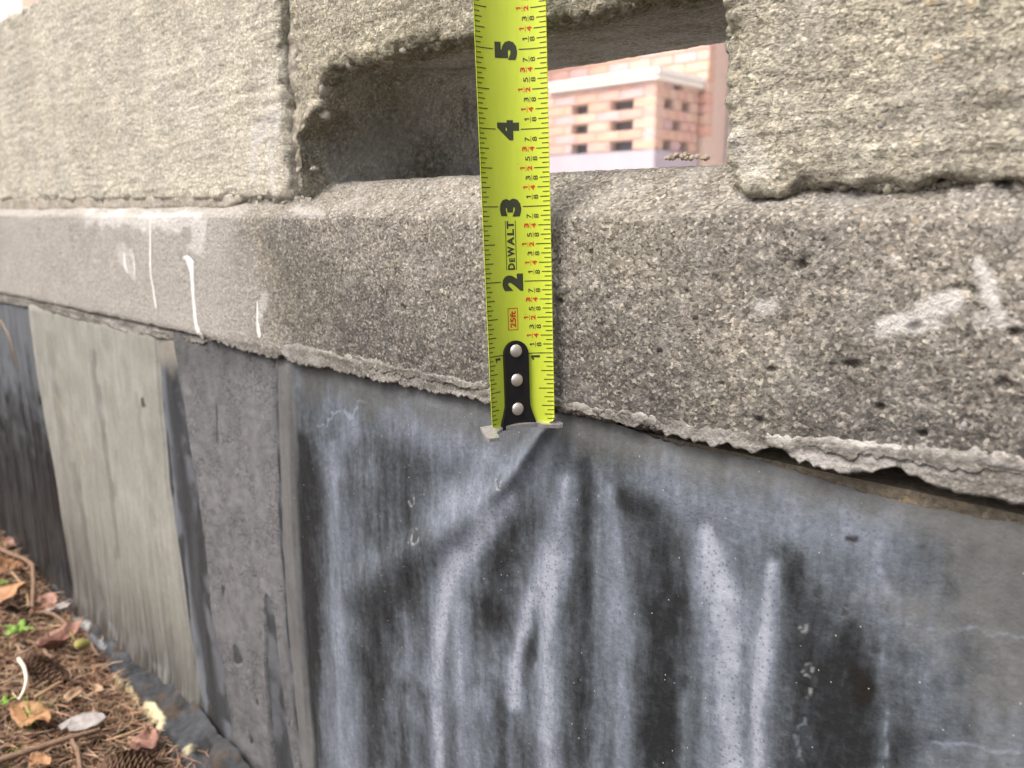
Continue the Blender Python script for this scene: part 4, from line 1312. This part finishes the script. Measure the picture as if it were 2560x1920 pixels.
for i, (x, y, L, Wd, yaw, tilt, m, cu, fo, lab) in enumerate(LEAVES):
    me = leaf_mesh('dead_leaf', L * .88, Wd * .88, cu * 1.5, fo * 1.4, 500 + i, .07 if i % 2 else .03)
    o = link('dead_leaf', me, LM[m])
    p = gp(x, y, .009)
    o.location = p
    o.rotation_euler = (R_(tilt[0]), R_(tilt[1]), R_(yaw))
    setp(o, lab, 'leaf', 'dead leaves on the ground')
def chip(x, y, outline, yaw, tilt, label, seed):
    bm = bmesh.new()
    f = bm.faces.new([bm.verts.new((a * MM, b * MM, .6 * MM * math.sin(a * .3 + b * .5))) for a, b in outline])
    r = bmesh.ops.extrude_face_region(bm, geom=[f])
    for g in r['geom']:
        if isinstance(g, bmesh.types.BMVert): g.co.z -= 1.1 * MM
    bmesh.ops.recalc_face_normals(bm, faces=bm.faces)
    bmesh.ops.bevel(bm, geom=list(bm.edges), offset=.00025, segments=1, affect='EDGES')
    o = link('bark_chip', bm_mesh('bark_chip', bm), LM['white'])
    o.location = gp(x, y, .013)
    o.rotation_euler = (R_(tilt[0]), R_(tilt[1]), R_(yaw))
    return setp(o, label, 'chip', 'pale chips on the ground')
chip(178, 1558, [(-17, -5), (-11, -8), (-8, -5.5), (-3, -9), (6, -6), (13, -1), (16, 5), (11, 8), (2, 9), (-6, 6), (-12, 3)], 30, (14, -4), 'larger pale grey-white flat chip lying on the needles', 1)
chip(122, 1312, [(-10, -4), (-4, -5), (2, -3), (9, -1), (11, 4), (4, 5), (-3, 3), (-8, 2)], 60, (28, 0), 'small white chip leaning on the membrane foot', 2)
def pathmesh(name, pts, r0, r1, ring=7, bump=0.0, seed=0):
    out = []
    for a, b in zip(pts[:-1], pts[1:]):
        a, b = np.array(a), np.array(b)
        k = max(2, int(np.linalg.norm(b - a) / .0018))
        for i in range(k):
            out.append(a + (b - a) * i / k)
    out.append(np.array(pts[-1]))
    out = np.array(out)
    for _ in range(4):
        out[1:-1] = (out[:-2] + 2 * out[1:-1] + out[2:]) / 4
    tg = np.gradient(out, axis=0); tg /= np.linalg.norm(tg, axis=1)[:, None]
    ref = np.array([0.31, .2, .93])
    A = np.cross(tg, ref); A /= np.linalg.norm(A, axis=1)[:, None]
    B = np.cross(tg, A)
    n = len(out)
    rnd = random.Random(seed)
    V = []
    for i in range(n):
        r = r0 + (r1 - r0) * i / (n - 1)
        for k in range(ring):
            a = 2 * math.pi * k / ring
            rr = r * (1 + bump * rnd.uniform(-1, 1))
            V.append(out[i] + A[i] * rr * math.cos(a) + B[i] * rr * math.sin(a))
    Q = [(i * ring + k, i * ring + (k + 1) % ring, (i + 1) * ring + (k + 1) % ring, (i + 1) * ring + k) for i in range(n - 1) for k in range(ring)]
    V += [out[0], out[-1]]
    Q += [(n * ring, (k + 1) % ring, k, k) for k in range(0)]
    return mesh_np(name, V, Q)
TWIG = simple('spruce_twig_bark', (.20, .13, .085), .85, var=.55, scale=700, bump=.0006)
PALE = simple('bleached_stem', (.66, .62, .52), .6, var=.12, scale=300)
STICK = simple('tan_stick', (.36, .24, .14), .75, var=.3, scale=500, bump=.0004)
for pts, r0, r1, mat, lab in [
        ([(71, 1220, .022), (73, 1260, .018), (70, 1313, .012)], .0021, .0018, TWIG, 'knobbly spruce twig standing upright at the left'),
        ([(-30, 1170, .022), (20, 1195, .020), (55, 1208, .020), (76, 1226, .020)], .0022, .0020, TWIG, 'thick rough twig reaching in from the left edge'),
        ([(25, 1235, .014), (45, 1258, .014), (58, 1275, .013), (62, 1310, .010)], .0010, .0008, STICK, 'thin bent stem curving beside the upright twig'),
        ([(66, 1326, .012), (92, 1322, .012), (114, 1325, .012), (148, 1350, .011)], .0018, .0012, TWIG, 'spruce twig running from the salmon leaf to the flange'),
        ([(-30, 1652, .012), (60, 1622, .012), (150, 1594, .012), (215, 1576, .010)], .0024, .0014, TWIG, 'long rough twig across the bottom of the litter'),
        ([(73, 1508, .012), (100, 1492, .013), (129, 1474, .013)], .0016, .0012, STICK, 'short pale split stick below the cone'),
        ([(92, 1400, .013), (108, 1420, .013), (124, 1438, .012)], .0016, .0010, TWIG, 'short spiky twig above the cone'),
        ([(150, 1590, .011), (168, 1620, .010), (175, 1665, .010)], .0018, .0014, TWIG, 'rough twig end pointing out of the bottom edge'),
        ([(0, 1150, .016), (20, 1148, .016), (42, 1153, .016)], .0010, .0008, TWIG, 'thin twig tip poking out over the dark sheet'),
        ([(148, 1348, .013), (152, 1365, .015), (162, 1384, .012)], .0007, .0005, LM['olive'], 'thin yellow-green curved stalk beside the flange'),
        ([(230, 1600, .010), (270, 1588, .010), (312, 1570, .010)], .0011, .0008, STICK, 'thin straight stick lying toward the flange')]:
    o = link('twig', pathmesh('twig', [gp(x, y, dz) for x, y, dz in pts], r0, r1, 7, .22 if mat is TWIG else .05, len(lab)), mat)
    setp(o, lab, 'twig', 'twigs on the ground')
o = link('curved_stem', pathmesh('curved_stem', [gp(x, y, dz) for x, y, dz in [(41, 1424, .014), (52, 1440, .020), (58, 1465, .020), (53, 1492, .016), (40, 1512, .012)]], .0017, .0011, 8, .03), PALE)
setp(o, 'white bleached stem curved like a bow beside the cone', 'stem')
# pod
bm = bmesh.new(); bmesh.ops.create_uvsphere(bm, u_segments=14, v_segments=10, radius=1)
for v in bm.verts: v.co = Vector((v.co.x * .0046 + .0015 * v.co.z ** 2, v.co.y * .003, v.co.z * .0085))
o = link('seed_pod', bm_mesh('seed_pod', bm, True), LM['olive']); o.location = gp(176, 1390, .012); o.rotation_euler = (R_(70), R_(30), R_(20))
setp(o, 'small yellow-olive seed pod at the edge of the flange', 'pod')

# spruce cones
CONE = NT('spruce_cone_scales')
_v = CONE.coord((1, 1, 1)); _n = CONE.noise(_v, 320, 4, .7)
CONE.out(CONE.ramp(_n, [(.25, (.045, .028, .018)), (.55, (.15, .092, .060)), (.8, (.30, .21, .15))]), .7, CONE.bump(_n, .0006), spec=.3)
def cone(x0, y0, x1, y1, label, rad=.0092, dz=.008):
    a, b = Vector(gp(x0, y0, dz)), Vector(gp(x1, y1, dz))
    L = (b - a).length
    e = empty('spruce_cone', a, label, 'cone', 'spruce cones on the ground')
    q = (b - a).to_track_quat('Z', 'Y').to_matrix()
    bm = bmesh.new()
    nsc = 150
    for k in range(nsc):
        t = (k + .5) / nsc
        ang = k * 2.39996
        r = rad * (math.sin(math.pi * (t * .86 + .09)) ** .7)
        ct, st = math.cos(ang), math.sin(ang)
        w = rad * .48 * (.6 + .4 * math.sin(math.pi * t)); h = L * .135
        pts = [(0, -w * .35, r * .55, -h * .15), (0, w * .35, r * .55, -h * .15), (0, w, r * .92, h * .35), (0, w * .6, r * 1.06, h * .78), (0, 0, r * 1.12, h), (0, -w * .6, r * 1.06, h * .78), (0, -w, r * .92, h * .35)]
        vs, vb = [], []
        for _, u, rr, hh in pts:
            bend = u * u / (rad * 1.6)
            for off, lst in ((0, vs), (-.00055, vb)):
                R2 = rr - bend + off
                lst.append(bm.verts.new((ct * R2 - st * u, st * R2 + ct * u, t * L + hh - h * .3)))
        bm.faces.new(vs); bm.faces.new(vb[::-1])
        for i in range(7):
            j = (i + 1) % 7
            bm.faces.new((vs[j], vs[i], vb[i], vb[j]))
    for v in bm.verts: v.co = q @ v.co + a
    link('scales', bm_mesh('scales', bm), CONE.m, e)
    bm = bmesh.new(); bmesh.ops.create_uvsphere(bm, u_segments=16, v_segments=12, radius=1)
    for v in bm.verts: v.co = q @ Vector((v.co.x * rad * .62, v.co.y * rad * .62, (v.co.z * .48 + .5) * L)) + a
    link('core', bm_mesh('core', bm, True), CONE.m, e)
cone(48, 1420, 138, 1472, 'whole brown spruce cone beside the white curved stem')
cone(215, 1660, 330, 1655, 'spruce cone cut off by the bottom edge of the picture', .010)

# seedling
sdl = empty('seedling', gp(41, 1362, 0), 'tiny bright green seedling with five leaves on bare soil', 'seedling')
link('stem', pathmesh('stem', [gp(41, 1366, .0), gp(41, 1362, .012)], .0008, .0006), LM['green'], sdl)
top = Vector(gp(41, 1362, .013))
for k, (yaw, L) in enumerate([(150, .015), (85, .010), (35, .014), (-70, .015), (215, .016)]):
    me = leaf_mesh('leaf', L, L * .42, -.08, .15, 600 + k)
    mt = Matrix.Translation(top) @ Matrix.Rotation(R_(yaw), 4, 'Z') @ Matrix.Rotation(R_(-14), 4, 'Y') @ Matrix.Translation((L * .5, 0, 0))
    me.transform(mt)
    link('leaf', me, LM['green'], sdl)
def small_sprout(x, y, lab, seed):
    e = empty('sprout', gp(x, y, 0), lab, 'sprout')
    t0 = Vector(gp(x, y, .012))
    rnd = random.Random(seed)
    for k in range(4):
        L = rnd.uniform(.006, .010)
        me = leaf_mesh('leaf', L, L * .5, -.05, .15, seed + k)
        me.transform(Matrix.Translation(t0) @ Matrix.Rotation(k * 1.6 + seed, 4, 'Z') @ Matrix.Rotation(R_(-25), 4, 'Y') @ Matrix.Translation((L * .5, 0, 0)))
        link('leaf', me, LM['green'], e)
small_sprout(2, 1262, 'green sprout cut off by the left edge below the orange leaf', 640)
small_sprout(10, 1520, 'small green moss sprout at the left edge near the grass', 650)
# grass tuft
GRASS = leaf_mat('young_grass', (.24, .33, .06))
def grass(x, y, n, lab, seed, spread=.02, hmax=.045):
    e = empty('grass_tuft', gp(x, y, 0), lab, 'grass')
    rnd = random.Random(seed)
    for k in range(n):
        b = np.array(gp(x + rnd.uniform(-14, 14), y + rnd.uniform(-8, 8), .002))
        a = rnd.uniform(0, 6.28); hh = rnd.uniform(.5, 1) * hmax; sp = rnd.uniform(.3, 1) * spread
        V = []
        for i in range(7):
            t = i / 6
            c = b + np.array([math.cos(a) * sp * t * t, math.sin(a) * sp * t * t, hh * (t - .25 * t * t)])
            w = .0009 * (1 - t * .95)
            V += [c + np.array([-math.sin(a) * w, math.cos(a) * w, 0]), c + np.array([0, 0, -.0004 * (1 - t)]), c - np.array([-math.sin(a) * w, math.cos(a) * w, 0])]
        Q = []
        for i in range(6):
            for j in range(3):
                Q.append((i * 3 + j, i * 3 + (j + 1) % 3, i * 3 + 3 + (j + 1) % 3, i * 3 + 3 + j))
        link('grass_blade', mesh_np('grass_blade', V, Q), GRASS, e)
grass(74, 1572, 16, 'short tuft of fine yellow-green grass in the needle litter', 11, .03, .026)
grass(14, 1655, 7, 'few grass blades at the bottom left corner', 13, .02, .016)

# needle litter: uncountable
def needles():
    rnd = np.random.default_rng(5)
    N = 15000
    X = rnd.uniform(-.95, -.16, N); Y = -.17 + .19 * rnd.uniform(0, 1, N) ** .9
    keep = (Y < -.002 - .020 * ss(-.62, -.30, X) * (rnd.uniform(0, 1, N) > .12))
    bare = ((X + .60) / .05) ** 2 + ((Y + .028) / .02) ** 2 < 1
    keep &= ~(bare & (rnd.uniform(0, 1, N) < .75))
    X, Y = X[keep], Y[keep]; N = len(X)
    L = rnd.uniform(.009, .021, N); a = rnd.uniform(0, 6.283, N); tilt = rnd.normal(0, .22, N)
    z = -.364 + rnd.uniform(0, 1, N) ** 1.5 * .014 + .012 * ss(-.62, -.75, X)
    r = rnd.uniform(.00028, .00055, N)
    bend = rnd.normal(0, .10, N)
    d = np.stack([np.cos(a) * np.cos(tilt), np.sin(a) * np.cos(tilt), np.sin(tilt)], 1)
    s = np.stack([-np.sin(a), np.cos(a), 0 * a], 1)
    u = np.cross(d, s)
    C = np.stack([X, Y, z], 1)
    V, Q = [], []
    vs = []
    for t, rr in ((-.5, .6), (0, 1), (.5, .35)):
        c = C + d * (L * t)[:, None] + s * (L * bend * (1 - 4 * t * t))[:, None]
        for k in range(4):
            an = math.pi / 2 * k + .4
            vs.append(c + (s * math.cos(an) + u * math.sin(an)) * (r * rr)[:, None])
    V = np.stack(vs, 1).reshape(-1, 3)
    base = np.arange(N)[:, None, None] * 12
    q = []
    for i in range(2):
        for k in range(4):
            q.append([i * 4 + k, i * 4 + (k + 1) % 4, i * 4 + 4 + (k + 1) % 4, i * 4 + 4 + k])
    Q = (base + np.array(q)[None]).reshape(-1, 4)
    pal = np.array([(.28, .16, .10), (.36, .22, .14), (.19, .11, .07), (.42, .31, .22), (.12, .08, .055), (.30, .23, .14)])
    c = pal[rnd.integers(0, len(pal), N)] * rnd.uniform(.8, 1.6, N)[:, None]
    t = NT('dry_needles'); t.out(t.attr().outputs['Color'], .55, None, spec=.4)
    o = link('needle_litter', mesh_np('needle_litter', V, Q, True, np.repeat(c, 12, 0)), t.m)
    setp(o, 'reddish brown fallen conifer needles covering the ground', 'needles', None, 'stuff')
needles()
def crumbs():
    rnd = np.random.default_rng(9)
    bm = bmesh.new()
    for _ in range(1100):
        x = rnd.uniform(-.9, -.18); y = rnd.uniform(-.16, .0) - .012
        s = rnd.uniform(.0006, .0026)
        r = bmesh.ops.create_icosphere(bm, subdivisions=1, radius=s)
        z = -.362 + rnd.uniform(-.002, .005)
        for v in r['verts']:
            v.co = v.co * rnd.uniform(.7, 1.25) + Vector((x, y, z))
    o = link('soil_crumbs', bm_mesh('soil_crumbs', bm), simple('soil_crumbs', (.085, .055, .038), .9, var=.8, scale=120))
    setp(o, 'dark crumbs of soil and bark mixed into the needle litter', 'soil', None, 'stuff')
crumbs()

# ------------------------------------------------------------------ odds and ends on the ledge
o = link('twig', pathmesh('twig', [onY(2158, 482, .002), onY(2190, 452, .004), onY(2222, 418, .010)], .0005, .0007, 6, .05), simple('dark_red_twig', (.085, .035, .028), .6))
setp(o, 'thin dark red twig leaning under the right-hand pier on the ledge', 'twig')
bm = bmesh.new()
rnd = random.Random(4)
for k in range(46):
    x = rnd.uniform(1438, 1528)
    top_ = 8 * math.sin(math.pi * (x - 1436) / 94)
    p = onY(x, 340 - rnd.uniform(-2, top_), .024 + rnd.uniform(-.001, .002))
    r = bmesh.ops.create_icosphere(bm, subdivisions=1, radius=rnd.uniform(.0005, .0010))
    for v in r['verts']: v.co = v.co * rnd.uniform(.75, 1.2) + Vector(p)
o = link('mortar_crumbs', bm_mesh('mortar_crumbs', bm), MAT['pebble_tan'])
setp(o, 'small heap of sandy crumbs on the sill of the slot opening', 'crumbs')
o = link('twig', pathmesh('twig', [onY(0, 690, -.004), onY(18, 722, -.004), onY(30, 760, -.004), onY(38, 800, -.003)], .0006, .0004, 6, .05), STICK)
setp(o, 'thin brown needle caught on the dark sheet high at the left', 'twig')

# ------------------------------------------------------------------ brick building beyond the slot
bld = empty('brick_building', (-3.0, 4.8, -.366), 'salmon brick building with a white-capped pierced pier seen through the slot', 'building')
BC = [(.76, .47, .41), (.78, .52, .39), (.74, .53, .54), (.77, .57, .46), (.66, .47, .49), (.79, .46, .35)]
BC = [tuple(.86 * (.75 * np.array(c) + .25 * np.array((.79, .58, .54)))) for c in BC]  # paler than the brick itself: sunlit overexposure mixed into the colours
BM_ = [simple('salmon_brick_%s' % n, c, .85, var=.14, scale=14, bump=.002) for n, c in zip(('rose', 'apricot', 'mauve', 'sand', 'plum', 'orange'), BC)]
MORT = simple('pale_brick_mortar', (.70, .57, .50), .9, var=.08, scale=30)
PLN = simple('lavender_grey_plinth', (.50, .47, .53), .8, var=.05, scale=6)
CAPM = simple('cream_capstone', (.90, .90, .86), .7, var=.03, scale=8)
STUC = simple('mauve_grey_stucco', (.52, .45, .44), .9, var=.05, scale=5)
DARK = simple('hole_shade', (.20, .21, .24), .9, var=.1, scale=10)  # core darkened in colour to show shade inside the pier's holes
CH = .0690; BL = .196
def brick_mesh(lx, ly, h):
    bm = bmesh.new()
    box_bm(bm, (-lx / 2, -ly / 2, -(h - .009) / 2), (lx / 2, ly / 2, (h - .009) / 2))
    bmesh.ops.bevel(bm, geom=list(bm.edges), offset=.003, segments=1, affect='EDGES')
    return bm_mesh('brick', bm)
meshes = {}
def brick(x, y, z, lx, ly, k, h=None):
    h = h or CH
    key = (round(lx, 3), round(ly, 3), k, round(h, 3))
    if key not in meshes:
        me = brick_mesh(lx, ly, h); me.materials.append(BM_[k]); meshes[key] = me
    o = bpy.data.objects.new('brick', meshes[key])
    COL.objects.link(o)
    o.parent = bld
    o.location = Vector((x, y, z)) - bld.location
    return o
rb = random.Random(21)
Zp = .432            # top of the plinth
XC, XL, YF = -2.916, -3.92, 4.5     # pier corner and front
NC = 6
YE = 4.5 + .55
def slab(name, lo, hi, mat, bev=.0):
    bm = bmesh.new(); box_bm(bm, lo, hi)
    if bev: bmesh.ops.bevel(bm, geom=list(bm.edges), offset=bev, segments=2, affect='EDGES')
    return link(name, bm_mesh(name, bm), mat, bld)
slab('plinth', (XL - .02, YF - .012, -.366), (XC + .012, YE, Zp - .004), PLN, .006)
slab('pier_core', (XL + .03, YF + .085, Zp), (XC - .085, YE, .868), DARK)
# front face of the pier: running bond, some bricks left out
NCP = 7
hz = .0675
CH = hz
meshes.clear()
ch_ = lambda c: hz if c < 6 else .034
for c in range(NCP):
    z = Zp + c * hz + ch_(c) / 2
    x1 = XC
    first = BL if c % 2 == 0 else BL * .5
    x = XC
    col = 0
    gap_cols = ((-3.292, -3.098), (-3.636, -3.490))
    while x > XL + .02:
        ln = first if x == XC else BL
        xa = max(x - ln, XL)
        mid = (x + xa) / 2
        is_gap = c % 2 == 0 and any(a - .06 < mid < b + .06 for a, b in gap_cols)
        if False: pass
        x_next = xa
        segs = [(xa, x)]
        if c in (0, 2, 4):
            segs = []
            cuts_ = [xa, x]
            for a, b in gap_cols:
                for g in (a, b):
                    if xa < g < x: cuts_.append(g)
            cuts_.sort()
            for p_, q_ in zip(cuts_[:-1], cuts_[1:]):
                if not any(a - .001 <= (p_ + q_) / 2 <= b + .001 for a, b in gap_cols) and q_ - p_ > .015:
                    segs.append((p_, q_))
        for p_, q_ in segs:
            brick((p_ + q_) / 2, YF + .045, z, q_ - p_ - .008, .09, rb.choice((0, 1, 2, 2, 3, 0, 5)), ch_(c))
        x = x_next
# mortar behind front joints
bmq = bmesh.new()
for c in range(NCP):
    z0, z1 = Zp + c * hz, Zp + c * hz + ch_(c)
    xsg = [(XL, XC - .002)] if c not in (0, 2, 4) else [(XL, -3.636), (-3.490, -3.292), (-3.098, XC - .002)]
    for a, b in xsg:
        box_bm(bmq, (a, YF + .008, z0 + .0005), (b, YF + .084, z1 - .0005))
link('mortar', bm_mesh('mortar', bmq), MORT, bld)
# side face: header pattern with a chequer of holes
nside = 5; sw = (YE - YF) / nside
bmq = bmesh.new()
for c in range(NCP):
    z = Zp + c * hz + ch_(c) / 2
    off = 0 if c % 2 == 0 else .5  # half bond
    ys_ = [YF + .0] + [YF + (i + off) * sw for i in range(1 if off == 0 else 0, nside + 1)] + [YE]
    ys_ = sorted(set(round(v, 4) for v in ys_ if YF <= v <= YE))
    for i, (a, b) in enumerate(zip(ys_[:-1], ys_[1:])):
        hole = (c in (0, 4) and i in (1, 3)) or (c in (2, 6) and i == 2)
        if hole or b - a < .02: continue
        if a == YF: a2 = YF + .001
        else: a2 = a
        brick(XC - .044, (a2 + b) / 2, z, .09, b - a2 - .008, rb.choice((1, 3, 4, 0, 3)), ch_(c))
        box_bm(bmq, (XC - .083, a2, z - ch_(c) / 2 + .0005), (XC - .008, b - .0005, z + ch_(c) / 2 - .0005))
link('mortar', bm_mesh('mortar', bmq), MORT, bld)
slab('capstone', (XL + .09, YF - .03, .872), (XC + .03, YE + .02, .905), CAPM, .004)
slab('capstone', (XL + .075, YF - .042, .907), (XC + .042, YE + .02, .944), CAPM, .004)
# tall wall behind the pier
YW = YE + .02; XE = -2.86
slab('wall_core', (-6.5, YW + .012, -.366), (XE - .01, YW + .3, 3.0), MORT)
for c in range(16):
    z = .55 + (c + .5) * .0735
    x = XE - (0 if c % 2 == 0 else -BL * .5) 
    x = XE
    ln = BL if c % 2 == 0 else BL * .5
    while x > -5.0:
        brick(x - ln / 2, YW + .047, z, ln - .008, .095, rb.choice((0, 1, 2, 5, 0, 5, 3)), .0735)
        x -= ln; ln = BL
slab('stucco_wall', (XE - .3, YW + .32, -.366), (3.5, YW + .6, 3.0), STUC)

# ------------------------------------------------------------------ white building far along the left
wb = empty('white_building', (-9, 2.6, -.366), 'sunlit white building with a red brick band behind the top left end of the wall', 'building')
def wslab(name, lo, hi, mat):
    bm = bmesh.new(); box_bm(bm, lo, hi)
    return link(name, bm_mesh(name, bm), mat, wb)
WREN = simple('white_render', (.84, .84, .83), .85, var=.04, scale=3)
wslab('wall', (-22, 2.6, -.366), (-5, 6.0, 3.6), WREN)
for k in range(9):
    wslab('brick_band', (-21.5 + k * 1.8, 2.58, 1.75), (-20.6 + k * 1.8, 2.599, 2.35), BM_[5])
wslab('eaves', (-22.2, 2.35, 3.602), (-4.8, 6.2, 3.75), CAPM)
